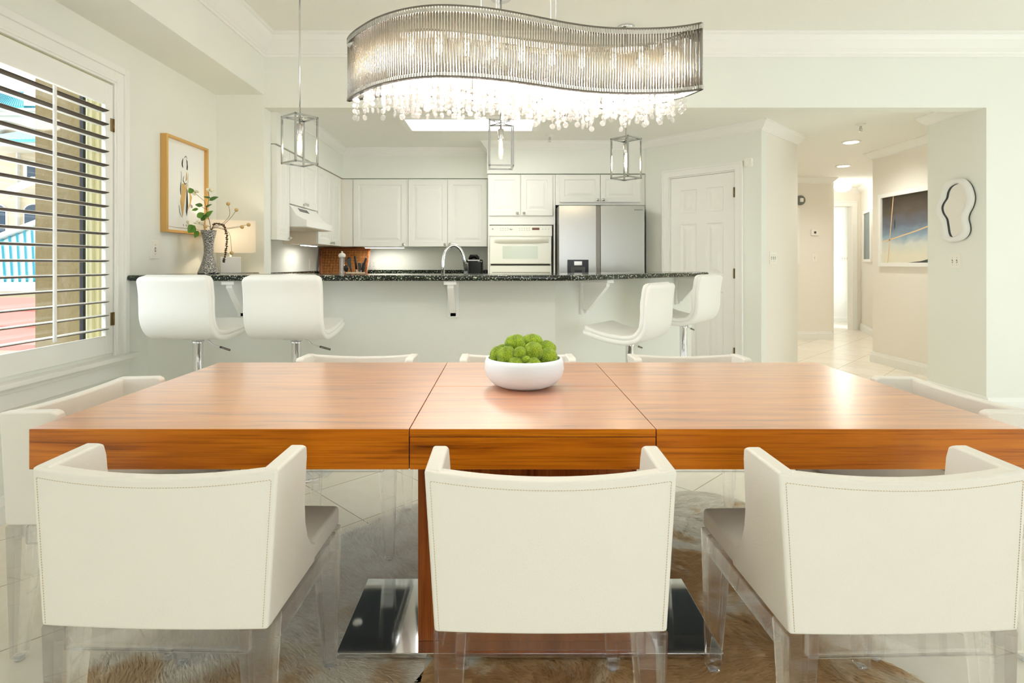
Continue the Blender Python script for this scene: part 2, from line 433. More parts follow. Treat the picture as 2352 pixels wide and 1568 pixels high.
# ------------------------------------------------------------------ mesh helpers
class MB:
    """collects shapes into one mesh"""
    def __init__(s):
        s.v = []; s.f = []; s.mi = []; s.m = 0; s.sm = []
    def mat(s, i):
        s.m = i; return s
    def add(s, vs, fs, smooth=False):
        o = len(s.v)
        s.v += [tuple(v) for v in vs]
        for f in fs:
            s.f.append(tuple(i + o for i in f)); s.mi.append(s.m); s.sm.append(smooth)
        return s
    def box(s, x0, x1, y0, y1, z0, z1):
        v = [(x0, y0, z0), (x1, y0, z0), (x1, y1, z0), (x0, y1, z0), (x0, y0, z1), (x1, y0, z1), (x1, y1, z1), (x0, y1, z1)]
        return s.add(v, [(3, 2, 1, 0), (4, 5, 6, 7), (0, 1, 5, 4), (1, 2, 6, 5), (2, 3, 7, 6), (3, 0, 4, 7)])
    def prism(s, poly, a, b, axis='z'):
        """poly of 2D points extruded along axis from a to b (x: (y,z) ; y: (x,z) ; z: (x,y))"""
        n = len(poly)
        def p(q, t):
            if axis == 'z': return (q[0], q[1], t)
            if axis == 'y': return (q[0], t, q[1])
            return (t, q[0], q[1])
        ar = sum(poly[i][0] * poly[(i + 1) % n][1] - poly[(i + 1) % n][0] * poly[i][1] for i in range(n))
        if ar < 0: poly = poly[::-1]
        v = [p(q, a) for q in poly] + [p(q, b) for q in poly]
        f = [tuple(range(n))[::-1], tuple(range(n, 2 * n))]
        f += [(i, (i + 1) % n, n + (i + 1) % n, n + i) for i in range(n)]
        if axis == 'y': f = [t[::-1] for t in f]
        return s.add(v, f)
    def quad8(s, b, t):
        """bottom ring and top ring of 4 points"""
        return s.add(list(b) + list(t), [(3, 2, 1, 0), (4, 5, 6, 7), (0, 1, 5, 4), (1, 2, 6, 5), (2, 3, 7, 6), (3, 0, 4, 7)])
    def lathe(s, prof, c=(0, 0, 0), seg=24, smooth=True):
        """prof: (r,z) bottom to top"""
        n = len(prof); v = []; f = []
        for r, z in prof:
            for k in range(seg):
                a = 2 * PI * k / seg
                v.append((c[0] + r * math.cos(a), c[1] + r * math.sin(a), c[2] + z))
        for i in range(n - 1):
            for k in range(seg):
                k2 = (k + 1) % seg
                f.append((i * seg + k, i * seg + k2, (i + 1) * seg + k2, (i + 1) * seg + k))
        f.append(tuple(range(seg))[::-1]); f.append(tuple(range((n - 1) * seg, n * seg)))
        return s.add(v, f, smooth)
    def cyl(s, c, r, h, seg=20, r2=None):
        return s.lathe([(r, 0), (r if r2 is None else r2, h)], c, seg, True)
    def tube(s, pts, r, seg=8, smooth=True, taper=None):
        pts = [Vector(p) for p in pts]
        n = len(pts); v = []; f = []
        up = Vector((0, 0, 1))
        t0 = (pts[1] - pts[0]).normalized()
        if abs(t0.dot(up)) > 0.9: up = Vector((1, 0, 0))
        a = t0.cross(up).normalized()
        for i in range(n):
            t = (pts[min(i + 1, n - 1)] - pts[max(i - 1, 0)]).normalized()
            a = (a - t * a.dot(t)).normalized()
            b = t.cross(a)
            rr = r if taper is None else r * (1 + (taper - 1) * i / (n - 1))
            for k in range(seg):
                q = 2 * PI * k / seg + (PI / 4 if seg == 4 else 0)
                v.append(pts[i] + (a * math.cos(q) + b * math.sin(q)) * rr)
        for i in range(n - 1):
            for k in range(seg):
                k2 = (k + 1) % seg
                f.append((i * seg + k, i * seg + k2, (i + 1) * seg + k2, (i + 1) * seg + k))
        f.append(tuple(range(seg))[::-1]); f.append(tuple(range((n - 1) * seg, n * seg)))
        return s.add(v, f, smooth and seg > 4)
    def ball(s, c, r, seg=16, rings=10, sc=(1, 1, 1)):
        v = [(c[0], c[1], c[2] - r * sc[2])]; f = []
        for i in range(1, rings):
            p = PI * i / rings - PI / 2
            for k in range(seg):
                a = 2 * PI * k / seg
                v.append((c[0] + r * sc[0] * math.cos(p) * math.cos(a), c[1] + r * sc[1] * math.cos(p) * math.sin(a), c[2] + r * sc[2] * math.sin(p)))
        v.append((c[0], c[1], c[2] + r * sc[2]))
        for k in range(seg):
            f.append((0, 1 + (k + 1) % seg, 1 + k))
            f.append((len(v) - 1, 1 + (rings - 2) * seg + k, 1 + (rings - 2) * seg + (k + 1) % seg))
        for i in range(rings - 2):
            for k in range(seg):
                k2 = (k + 1) % seg
                f.append((1 + i * seg + k, 1 + i * seg + k2, 1 + (i + 1) * seg + k2, 1 + (i + 1) * seg + k))
        return s.add(v, f, True)
    def loft(s, rings, smooth=True, cap=True):
        n = len(rings[0]); v = [p for r in rings for p in r]; f = []
        for i in range(len(rings) - 1):
            for k in range(n):
                k2 = (k + 1) % n
                f.append((i * n + k, i * n + k2, (i + 1) * n + k2, (i + 1) * n + k))
        if cap:
            f.append(tuple(range(n))[::-1]); f.append(tuple(range((len(rings) - 1) * n, len(rings) * n)))
        return s.add(v, f, smooth)
    def sweep(s, path, prof, closed=False):
        """extrude a profile (offset to the right of the path, z) along a floor path, mitred"""
        P = [Vector((p[0], p[1])) for p in path]
        n = len(P); rings = []
        for i in range(n):
            d1 = (P[i] - P[i - 1]).normalized() if i > 0 else None
            d2 = (P[i + 1] - P[i]).normalized() if i < n - 1 else None
            if d1 is None: d1 = d2
            if d2 is None: d2 = d1
            n1 = Vector((d1.y, -d1.x)); n2 = Vector((d2.y, -d2.x))
            mt = (n1 + n2).normalized()
            k = 1.0 / max(0.3, mt.dot(n1))
            rings.append([(P[i].x + mt.x * o * k, P[i].y + mt.y * o * k, z) for o, z in prof])
        return s.loft(rings, False, True)
    def build(s, name, mats, parent=None, bevel=0.0, seg=2, subsurf=0, fix=True):
        me = bpy.data.meshes.new(name)
        me.from_pydata(s.v, [], s.f)
        if not isinstance(mats, (list, tuple)): mats = [mats]
        for m in mats: me.materials.append(m)
        me.polygons.foreach_set('material_index', s.mi)
        me.polygons.foreach_set('use_smooth', s.sm)
        if fix:
            bm = bmesh.new(); bm.from_mesh(me)
            bmesh.ops.recalc_face_normals(bm, faces=bm.faces)
            bm.to_mesh(me); bm.free()
        me.update()
        o = bpy.data.objects.new(name, me)
        C.objects.link(o)
        if parent: o.parent = parent
        if bevel:
            b = o.modifiers.new('bevel', 'BEVEL'); b.width = bevel; b.segments = seg; b.limit_method = 'ANGLE'
            b.angle_limit = math.radians(40); b.harden_normals = False
            me.polygons.foreach_set('use_smooth', [True] * len(me.polygons))
            w = o.modifiers.new('wn', 'WEIGHTED_NORMAL'); w.keep_sharp = True
        if subsurf:
            b = o.modifiers.new('sub', 'SUBSURF'); b.levels = subsurf; b.render_levels = subsurf
        return o

def tag(o, label, cat, group=None):
    o['label'] = label; o['category'] = cat
    if group: o['group'] = group
    return o

def thing(name, label, cat, loc=(0, 0, 0), rz=0.0, group=None):
    o = bpy.data.objects.new(name, None)
    o.empty_display_size = 0.1
    C.objects.link(o)
    o.location = loc; o.rotation_euler = (0, 0, rz)
    return tag(o, label, cat, group)

def struct(o):
    o['kind'] = 'structure'; return o

def copy_thing(root, loc, rz, label, group=None):
    r = root.copy(); C.objects.link(r); r.location = loc; r.rotation_euler = (0, 0, rz); r['label'] = label
    if group: r['group'] = group
    for ch in list(root.children):
        c = ch.copy(); C.objects.link(c); c.parent = r
        for g in list(ch.children):
            d = g.copy(); C.objects.link(d); d.parent = c
    return r

def text_mesh(txt, size, material, name, parent, loc, rot, depth=0.0006):
    cu = bpy.data.curves.new(name, 'FONT'); cu.body = txt; cu.size = size; cu.extrude = depth
    cu.align_x = 'CENTER'; cu.align_y = 'CENTER'
    t = bpy.data.objects.new('text_tmp', cu); C.objects.link(t)
    dg = bpy.context.evaluated_depsgraph_get()
    me = bpy.data.meshes.new_from_object(t.evaluated_get(dg))
    bpy.data.objects.remove(t)
    me.materials.clear(); me.materials.append(material)
    o = bpy.data.objects.new(name, me); C.objects.link(o)
    if parent: o.parent = parent
    o.location = loc; o.rotation_euler = rot
    return o

def arc(c, r, a0, a1, n):
    return [(c[0] + r * math.cos(a0 + (a1 - a0) * i / n), c[1] + r * math.sin(a0 + (a1 - a0) * i / n)) for i in range(n + 1)]

def rrect(w, h, r, n=4):
    """rounded rectangle points centred on 0,0"""
    p = []
    for cx, cy, a in ((w / 2 - r, h / 2 - r, 0), (-w / 2 + r, h / 2 - r, PI / 2), (-w / 2 + r, -h / 2 + r, PI), (w / 2 - r, -h / 2 + r, 1.5 * PI)):
        p += arc((cx, cy), r, a, a + PI / 2, n)
    return p
# ------------------------------------------------------------------ the setting
XL, YH, ZC, ZK = -2.28, 4.48, 2.97, 2.50
struct(MB().box(-2.45, 7.2, -3.4, 12.2, -0.12, 0).build('floor', M['tile']))
struct(MB().box(-2.45, 6.12, -3.32, 4.61, ZC, ZC + 0.1).build('ceiling', M['ceiling']))
struct(MB().box(-2.45, 7.2, 4.611, 12.2, ZK, ZK + 0.1).build('ceiling_kitchen', M['ceiling']))

# left wall with the window hole
WY0, WY1, WZ0, WZ1 = 1.40, 3.29, 0.66, 2.22
w = MB()
w.box(-2.43, XL, -3.2, WY0, 0, ZC).box(-2.43, XL, WY1, 4.61, 0, ZC)
w.box(-2.43, XL, WY0, WY1, 0, WZ0).box(-2.43, XL, WY0, WY1, WZ1, ZC)
struct(w.build('wall_left', M['wall']))
struct(MB().box(XL, -1.90, -3.2, YH, 2.511, ZC).build('beam_left', M['wall']))
# header over the kitchen, the nook wall at its left, the wall to its right
struct(MB().box(-1.90, 3.817, YH, 4.61, 2.41, ZC).build('wall_header', M['wall']))
w = MB().box(XL, -1.90, YH, 4.61, 0, ZC)
struct(w.build('wall_nook', M['wall']))
struct(MB().box(3.817, 6.0, YH, 4.61, 0, ZC).build('wall_back', M['wall']))
# right wall with a wide window, rear wall with glazed doors added for fill light (both out of the picture)
w = MB().box(6.0, 6.12, -3.2, .1, 0, ZC).box(6.0, 6.12, 2.5, 4.61, 0, ZC).box(6.0, 6.12, .1, 2.5, 2.38, ZC)
struct(w.build('wall_right', M['wall']))
w = MB().box(-2.43, .1, -3.32, -3.2, 0, ZC).box(2.1, 6.12, -3.32, -3.2, 0, ZC).box(.1, 2.1, -3.32, -3.2, 2.3, ZC)
struct(w.build('wall_rear', M['wall']))
w = MB()
for x in (.1, 1.06, 2.02): w.box(x, x + .08, -3.29, -3.23, 0, 2.3)
w.box(.18, 2.02, -3.29, -3.23, 0, .08).box(.18, 2.02, -3.29, -3.23, 2.22, 2.3)
struct(w.build('added_rear_window', M['trim']))  # doors added and sized to let fill light onto the chairs
w = MB()
for y in (.1, 1.26, 2.42): w.box(6.03, 6.09, y, y + 0.08, 0, 2.38)
w.box(6.03, 6.09, .1, 2.5, 2.30, 2.38).box(6.03, 6.09, .1, 2.5, 0, 0.08)
struct(w.build('window_2', M['trim']))

# kitchen shell
struct(MB().box(-2.32, -2.2, 4.611, 6.98, 0, ZK).build('wall_kitchen_left', M['wall']))
struct(MB().box(-2.2, 1.54, 6.86, 6.98, 0, ZK).build('wall_kitchen_back', M['wall']))
ZS = 2.155
w = MB().box(-2.2, -1.855, 4.612, 6.86, ZS, ZK).box(-1.855, -0.185, 6.51, 6.86, ZS, ZK).box(-0.185, 1.54, 6.165, 6.86, ZS, ZK)
struct(w.build('wall_kitchen_soffit', M['wall']))
A, B_ = Vector((1.54, 6.14)), Vector((2.39, 5.26))
D1 = (B_ - A).normalized(); N1 = Vector((-D1.y, D1.x)) * -1.0      # N1 faces the room (towards -x,-y)
if N1.y > 0: N1 = -N1
def on_diag(u, n=0.0, z=0.0):            # u metres along the door wall, n metres out of it
    p = A + D1 * u + N1 * n
    return (p.x, p.y, z)
# door wall with its opening
LD = (B_ - A).length
DU0, DU1, DH = 0.277, 0.983, 2.075
w = MB()
def dbox(mb, u0, u1, n0, n1, z0, z1):
    b = [on_diag(u0, n0, z0), on_diag(u1, n0, z0), on_diag(u1, n1, z0), on_diag(u0, n1, z0)]
    t = [(p[0], p[1], z1) for p in b]
    mb.quad8(b, t); return mb
dbox(w, 0, DU0, -0.12, 0, 0, ZK); dbox(w, DU1, LD, -0.12, 0, 0, ZK); dbox(w, DU0, DU1, -0.12, 0, DH, ZK)
w.box(1.54, 1.66, 6.14, 6.98, 0, ZK)
struct(w.build('wall_kitchen_right', M['wall']))
# switch wall running back into the hall
E = Vector((3.07, 5.92))
w = MB().prism([(2.39, 5.26), (3.07, 5.92), (3.07, 8.8), (2.93, 8.8), (2.93, 5.98), (2.31, 5.37)], 0, ZK)
struct(w.build('wall_switch', M['wall_warm']))
struct(MB().box(2.93, 5.08, 8.8, 8.93, 0, ZK).build('wall_thermostat', M['wall_warm']))
struct(MB().box(3.817, 3.95, 4.61, 5.10, 0, ZK).build('wall_mirror', M['wall']))
struct(MB().box(3.95, 4.42, 4.98, 5.10, 0, ZK).box(4.42, 4.55, 4.98, 6.79, 0, ZK).box(4.55, 7.1, 6.66, 6.79, 0, ZK).build('wall_picture', M['wall_warm']))
# end of the hall: door wall, side wall with the small picture, bright room beyond
OX0, OX1 = 5.62, 6.14
w = MB().box(4.9, OX0, 10.0, 10.12, 0, ZK).box(OX1, 6.34, 10.0, 10.12, 0, ZK).box(OX0, OX1, 10.0, 10.12, 2.18, ZK)
struct(w.build('wall_hall_end', M['wall_warm']))
struct(MB().prism([(6.30, 10.0), (5.93, 9.1), (5.93, 6.9), (6.05, 6.9), (6.05, 9.07), (6.42, 9.96)], 0, ZK).build('wall_hall_right', M['wall_warm']))
struct(MB().box(4.5, 7.1, 11.3, 11.42, 0, ZK).box(6.9, 7.02, 10.12, 11.3, 0, ZK).box(4.5, 4.62, 10.12, 11.3, 0, ZK).build('wall_far_room', M['trim']))
struct(MB().box(5.08, 5.2, 8.93, 10.0, 0, ZK).build('wall_hall_left', M['wall_warm']))

# low wall under the bar: straight, then turning 45 degrees back
K = 0.326
BE = 1.30
bw = [(XL, 3.62), (K, 3.62), (K + BE, 3.62 + BE), (K + BE - 0.10, 3.62 + BE + 0.10), (K - 0.055, 3.755), (XL, 3.755)]
struct(MB().prism(bw, 0, 1.072).build('wall_bar', M['wall']))

# crown mouldings: o = distance out of the wall, z
def crown(z, h, p):
    return [(0, z), (p, z), (p, z - h * .10), (p * .86, z - h * .14), (p * .74, z - h * .34), (p * .42, z - h * .66), (p * .24, z - h * .80),
            (p * .20, z - h * .86), (p * .12, z - h * .90), (p * .10, z - h), (0, z - h)]
n = 0
def trim(path, prof, m='trim'):
    global n
    n += 1
    return struct(MB().sweep(path, prof).build('trim_%d' % n, M[m]))
trim([(-1.90, -3.2), (-1.90, YH), (6.0, YH)], crown(ZC, 0.165, 0.125))          # dining room
trim([(-1.855, 4.62), (-1.855, 6.51), (-0.185, 6.51), (-0.185, 6.165), (1.54, 6.165)], crown(ZK, 0.085, 0.07))
trim([(1.51, 6.171), (2.39, 5.26), (3.07, 5.92), (3.07, 8.8), (5.08, 8.8), (5.08, 9.99)], crown(ZK, 0.085, 0.075))
trim([(4.44, 6.79), (4.42, 6.79), (4.42, 5.10), (3.817, 5.10), (3.817, 4.62)][::1], crown(ZK, 0.085, 0.075))
trim([(5.2, 10.0), (6.30, 10.0), (5.93, 9.1), (5.93, 7.0)], crown(ZK, 0.085, 0.075))
base = [(0, 0), (0.022, 0), (0.022, 0.085), (0.016, 0.10), (0.012, 0.118), (0, 0.122)]
n = 0
def skirt(side, path):
    o = MB().sweep(path, base).build('baseboard_' + side, M['trim']); return struct(o)
skirt('thermostat', [(3.07, 5.92), (3.07, 8.8), (5.08, 8.8), (5.08, 9.99)])
skirt('picture', [(4.6, 6.79), (4.42, 6.79), (4.42, 5.11)])
skirt('mirror', [(3.817, 5.1), (3.817, 4.482)])
skirt('back', [(3.817, YH), (6.0, YH)])
skirt('switch', [(2.39, 5.26), (3.07, 5.92)])
skirt('hall_right', [(6.30, 10.0), (5.93, 9.1), (5.93, 7.0)])
skirt('left', [(XL, -3.2), (XL, 3.62)])
skirt('far_room', [(4.62, 11.3), (6.9, 11.3)])
# hall door casing
def casing(name, x0, x1, zt, y, wd, parent=None, th=0.022):
    p = [(x0 - wd, 0), (x0 - wd, zt + wd), (x1 + wd, zt + wd), (x1 + wd, 0), (x1, 0), (x1, zt), (x0, zt), (x0, 0)]
    return p
w = MB().prism(casing('c', OX0, OX1, 2.18, 0, 0.09), 9.976, 10.0, 'y')
w.prism([(OX0 - .09, 2.25), (OX0 - .09, 2.275), (OX1 + .09, 2.275), (OX1 + .09, 2.25)], 9.966, 9.976, 'y')
struct(w.build('door_2', M['trim'], bevel=0.004))

# diagonal white six-panel door
dr = bpy.data.objects.new('door_1', None); C.objects.link(dr); struct(dr)
dr.location = on_diag(0, 0, 0)
dr.rotation_euler = (0, 0, math.atan2(D1.y, D1.x))      # local x along the wall, local -y into the room
# casing
w = MB()
cw = 0.075
w.prism([(DU0 - cw, 0), (DU0 - cw, DH + cw), (DU1 + cw, DH + cw), (DU1 + cw, 0), (DU1, 0), (DU1, DH), (DU0, DH), (DU0, 0)], -0.020, 0.0, 'y')
w.prism([(DU0 - cw, 0), (DU0 - cw, DH + cw), (DU1 + cw, DH + cw), (DU1 + cw, 0), (DU1 + cw - .02, 0), (DU1 + cw - .02, DH + cw - .02), (DU0 - cw + .02, DH + cw - .02), (DU0 - cw + .02, 0)], -0.028, -0.019, 'y')
w.build('casing', M['trim'], dr, bevel=0.003)
w = MB().box(DU0, DU0 + .012, -0.001, .12, 0, DH).box(DU1 - .012, DU1, -0.001, .12, 0, DH).box(DU0, DU1, -0.001, .12, DH - .012, DH)
w.build('door_jamb', M['trim'], dr)

def panel_door(mb, x0, x1, z0, z1, yf, th, panels, d=0.010, mold=0.03, raise_=0.05):
    """slab whose front (facing -y) carries raised panels; panels: list of (x0,x1,z0,z1)"""
    # front face as a grid of cells around the panels
    xs = sorted({x0, x1, *[p[0] for p in panels], *[p[1] for p in panels]})
    zs = sorted({z0, z1, *[p[2] for p in panels], *[p[3] for p in panels]})
    for i in range(len(xs) - 1):
        for j in range(len(zs) - 1):
            a, b, c, e = xs[i], xs[i + 1], zs[j], zs[j + 1]
            if any(p[0] <= (a + b) / 2 <= p[1] and p[2] <= (c + e) / 2 <= p[3] for p in panels): continue
            mb.add([(a, yf, c), (b, yf, c), (b, yf, e), (a, yf, e)], [(0, 1, 2, 3)])
    for a, b, c, e in panels:
        def ring(k, y): return [(a + k, y, c + k), (b - k, y, c + k), (b - k, y, e - k), (a + k, y, e - k)]
        R = [ring(0, yf), ring(mold * .3, yf + d * .85), ring(mold * .55, yf + d), ring(mold * .8, yf + d), ring(mold + raise_, yf + d * .12), ]
        o = [p for r in R for p in r]
        f = []
        for r in range(len(R) - 1):
            for k in range(4):
                f.append((r * 4 + k, r * 4 + (k + 1) % 4, r * 4 + 4 + (k + 1) % 4, r * 4 + 4 + k))
        f.append(tuple(range(len(o) - 4, len(o))))
        mb.add(o, f)
    yb = yf + th
    mb.add([(x0, yf, z0), (x1, yf, z0), (x1, yf, z1), (x0, yf, z1), (x0, yb, z0), (x1, yb, z0), (x1, yb, z1), (x0, yb, z1)],
           [(0, 4, 5, 1), (1, 5, 6, 2), (2, 6, 7, 3), (3, 7, 4, 0), (5, 4, 7, 6)])
    return mb
dx0, dx1 = DU0 + .015, DU1 - .015
wd = dx1 - dx0
ca, cb = dx0 + .11, dx0 + wd / 2 - .05
cc, cd = dx0 + wd / 2 + .05, dx1 - .11
pn = []
for z0, z1 in ((0.20, 0.90), (1.06, 1.58), (1.69, 1.93)):
    pn += [(ca, cb, z0, z1), (cc, cd, z0, z1)]
panel_door(MB(), dx0, dx1, .012, DH - .016, 0.008, .035, pn, 0.012, .030, .03).build('door_slab', M['trim'], dr, fix=False)
for z in (0.32, 1.08, 1.86):
    h = MB().box(DU1 - .022, DU1 - .006, -0.006, .006, z - .045, z + .045).cyl((DU1 - .013, -0.008, z - .048), .006, .096, 10)
    h.build('hinge', M['brass'], dr)

# the window in the left wall: vinyl frame in the hole, glass, sill, casing
win = bpy.data.objects.new('window_1', None); C.objects.link(win); struct(win)
w = MB()
for i, (xa, xb, ins) in enumerate(((-2.43, -2.405, .012), (-2.405, -2.385, .030), (-2.385, -2.36, .052), (-2.36, -2.335, .030), (-2.335, -2.285, .010))):
    w.box(xa, xb, WY1 - ins, WY1 - .0005, WZ0, WZ1).box(xa, xb, WY0 + .0005, WY0 + ins, WZ0, WZ1)
    w.box(xa, xb, WY0 + ins, WY1 - ins, WZ0 + .0005, WZ0 + ins).box(xa, xb, WY0 + ins, WY1 - ins, WZ1 - ins, WZ1 - .0005)
w.build('window_frame', M['vinyl'], win)
MB().box(-2.405, -2.400, WY0 + .03, WY1 - .03, WZ0 + .03, WZ1 - .03).build('pane', M['pane'], win)
MB().box(-2.412, -2.392, WY1 - .075, WY1 - .054, WZ0 + .02, WZ1 - .02).build('gasket', M['blackrubber'], win)
# casing (local: sweep by hand, three sides)
def ring_casing(mb, y0, y1, z0, z1, wdt, xa, xb):
    mb.box(xa, xb, y1, y1 + wdt, z0, z1 + wdt).box(xa, xb, y0 - wdt, y0, z0, z1 + wdt).box(xa, xb, y0, y1, z1, z1 + wdt)
w = MB()
ring_casing(w, WY0, WY1 + .0, WZ0 - .02, WZ1, 0.115, XL - .001, XL + .018)
ring_casing(w, WY0 - .075, WY1 + .075, WZ0 - .02, WZ1 + .075, 0.04, XL - .001, XL + .030)
ring_casing(w, WY0 - .012, WY1 + .012, WZ0 - .02, WZ1 + .012, 0.02, XL - .001, XL + .024)
w.build('casing', M['trim'], win, bevel=.004)
w = MB().box(XL - .001, XL + .075, WY0 - .15, WY1 + .15, WZ0 - .045, WZ0 - .018)
w.build('window_sill', M['trim'], win, bevel=.006)
w = MB().box(XL - .001, XL + .02, WY0 - .12, WY1 + .12, WZ0 - .15, WZ0 - .045).box(XL - .001, XL + .032, WY0 - .12, WY1 + .12, WZ0 - .075, WZ0 - .045)
w.build('apron', M['trim'], win, bevel=.004)

# two plantation shutter panels (hinged, so each is a thing)
def shutter(y0, y1, label, hinges):
    t = thing('plantation_shutter', label, 'window shutter', (XL - .005, y0, WZ0), 0, 'plantation shutters in the left window')
    wy = y1 - y0; ht = WZ1 - WZ0 - .01
    st, tr_, brl = .062, .125, .105
    xo, xi = -.010, .016
    w = MB().box(xo, xi, 0.002, st, 0, ht).box(xo, xi, wy - st, wy - .002, 0, ht)
    w.box(xo, xi, st, wy - st, ht - tr_, ht).box(xo, xi, st, wy - st, 0, brl)
    w.build('frame', M['trim'], t, bevel=.003)
    nl = 17
    zo, zt = brl, ht - tr_
    for i in range(nl):
        z = zo + (i + .5) * (zt - zo) / nl
        ang = math.radians(4)
        prof = []
        for k in range(12):
            a = 2 * PI * k / 12
            px_, pz_ = .038 * math.cos(a), .0068 * math.sin(a)
            prof.append((px_ * math.cos(ang) - pz_ * math.sin(ang), px_ * math.sin(ang) + pz_ * math.cos(ang)))
        v0 = [(p[0], st + .001, z + p[1]) for p in prof]; v1 = [(p[0], wy - st - .001, z + p[1]) for p in prof]
        lv = MB().loft([v0, v1]); lv.mi = [1 if q in (9, 10, 11) else 0 for q in range(len(lv.f))]  # lower front faces carry the painted underside shade
        lv.build('louver', [M['trim'], M['louver_shade']], t)
    MB().box(.043, .055, wy * .5 - .008, wy * .5 + .008, zo + .02, zt - .02).build('tilt_rod', M['trim'], t, bevel=.003)
    for z in hinges:
        MB().cyl((.018, wy - .002, z), .006, .075, 10).box(.0165, .019, wy - .025, wy - .003, z, z + .075).build('hinge', M['brass'], t)
    return t
ym = 2.345
shutter(ym + .002, WY1 - .004, 'white louvered shutter panel hinged at the picture end of the window', (0.16, 1.28))
shutter(WY0 + .004, ym - .002, 'white louvered shutter panel at the window end nearer the viewer, mostly cut off', ())

# wall plates
def plate(name, label, cat, loc, rz, w_, h_, togs, kind='switch'):
    """local x along the wall, faces -y"""
    t = thing(name, label, cat, loc, rz)
    MB().box(-w_ / 2, w_ / 2, -.006, .001, -h_ / 2, h_ / 2).build('cover_plate', M['plastic'], t, bevel=.002)
    for i in range(togs):
        x = (i - (togs - 1) / 2) * .046
        if kind == 'switch':
            MB().box(x - .006, x + .006, -.0075, -.005, -.014, .014).build('slot', M['slot'], t)
            MB().quad8([(x - .004, -.008, -.010), (x + .004, -.008, -.010), (x + .004, -.006, .004), (x - .004, -.006, .004)],
                       [(x - .004, -.017, .000), (x + .004, -.017, .000), (x + .004, -.016, .008), (x - .004, -.016, .008)]).build('toggle', M['plastic'], t)
        else:
            for z in (-.02, .02):
                MB().prism(rrect(.026, .026, .008), -.0085, -.005, 'y').build('socket', M['trim'], t).location = (x, 0, z)
                w = MB()
                for dx in (-.005, .005): w.box(x + dx - .0012, x + dx + .0012, -.009, -.008, z - .004, z + .006)
                w.build('slot', M['slot'], t)
        for z in ((-.03, .03) if kind == 'switch' else (0,)):
            MB().box(x - .002, x + .002, -.0072, -.0055, z - .002, z + .002).build('screw', M['slot'], t)
    return t
plate('light_switch', 'white single switch plate on the left wall below the gold-framed picture', 'light switch', (XL, 3.69, 1.268), PI / 2, .078, .12, 1)
plate('light_switch', 'white double switch plate on the wall under the wavy mirror', 'light switch', (3.817, 4.79, 1.195), -PI / 2, .118, .12, 2)
md = math.atan2(0.66, 0.68)
plate('light_switch', 'white triple switch plate on the beige angled wall right of the door', 'light switch', (2.587 , 5.451, 1.228), md, .165, .12, 3)
plate('light_switch', 'white single switch plate below the thermostat in the hall', 'light switch', (4.826, 8.8, 1.26), 0, .078, .12, 1)
plate('light_switch', 'wide white switch plate on the wall of the bright room beyond the hall', 'light switch', (6.82, 11.3, 1.27), 0, .21, .12, 4)
plate('power_outlet', 'white outlet plate on the back wall right of the rattan tray', 'power outlet', (-1.60, 6.86, 1.16), 0, .118, .12, 2, 'outlet')
plate('power_outlet', 'white outlet plate on the kitchen side wall left of the rattan tray', 'power outlet', (-2.2, 6.42, 1.165), PI / 2, .075, .12, 1, 'outlet')
t = thing('thermostat', 'small white thermostat with a dark square screen on the hall wall', 'thermostat', (4.82, 8.8, 1.655))
MB().prism(rrect(.115, .09, .012), -.028, .001, 'y').build('housing', M['plastic'], t, bevel=.003)
MB().prism(rrect(.034, .034, .003), -.030, -.027, 'y').build('screen', M['dgrey'], t)
t = thing('fire_alarm', 'round grey fire alarm strobe high on the hall wall', 'fire alarm', (4.60, 8.8, 2.155))
w = MB().lathe([(.075, 0), (.075, .02), (.06, .04), (.0, .045)], seg=24)
o = w.build('housing', M['grey'], t); o.rotation_euler = (PI / 2, 0, 0)
MB().prism(rrect(.05, .06, .01), -.062, -.035, 'y').build('strobe', M['plastic'], t, bevel=.004)
t = thing('door_sensor', 'small white alarm sensor at the top right corner of the door casing', 'sensor', on_diag(1.115, 0, 2.125), math.atan2(D1.y, D1.x))
MB().prism(rrect(.07, .085, .01), -.045, .001, 'y').build('housing', M['plastic'], t, bevel=.004)
MB().prism(rrect(.03, .034, .005), -.048, -.044, 'y').build('lens', M['trim'], t)

# ceiling fittings
t = thing('ceiling_light_box', 'long rectangular lit light panel in the kitchen ceiling', 'ceiling light', (-0.31, 5.25, ZK))
w = MB()
for (x0, x1, y0, y1) in ((-.62, .62, -.25, -.21), (-.62, .62, .21, .25), (-.62, -.575, -.21, .21), (.575, .62, -.21, .21)): w.box(x0, x1, y0, y1, -.045, .001)
for (x0, x1, y0, y1) in ((-.65, .65, -.28, -.25), (-.65, .65, .25, .28), (-.65, -.62, -.25, .25), (.62, .65, -.25, .25)): w.box(x0, x1, y0, y1, -.025, .001)
w.build('frame', M['trim'], t, bevel=.005)
MB().box(-.574, .574, -.209, .209, -.030, -.002).build('diffuser', M['diffuser'], t)
def recessed(x, y, label):
    t = thing('recessed_light', label, 'recessed light', (x, y, ZK), 0, 'recessed lights in the hall ceiling')
    MB().lathe([(.075, 0.0), (.095, 0.0), (.095, -.006), (.075, -.012)][::-1], seg=28).build('trim_ring', M['trim'], t)
    MB().lathe([(.074, -.012), (.074, -.004)], seg=28).build('lens', M['hallbulb'], t)
    lt = light('recessed_glow', 'SPOT', (0, 0, -.03), 40, (1, .97, .92), radius=.07); lt.data.spot_size = 2.6; lt.data.spot_blend = .8; lt.parent = t
recessed(3.77, 6.15, 'lit recessed light in the hall ceiling nearer the dining room')
recessed(4.59, 7.66, 'lit recessed light in the hall ceiling nearer the round globe light')
t = thing('globe_light', 'round glowing flush ceiling light at the end of the hall', 'ceiling light', (5.5, 9.2, ZK))
MB().lathe([(.09, -.03), (.09, .0)], seg=24).build('canopy', M['nickel'], t)
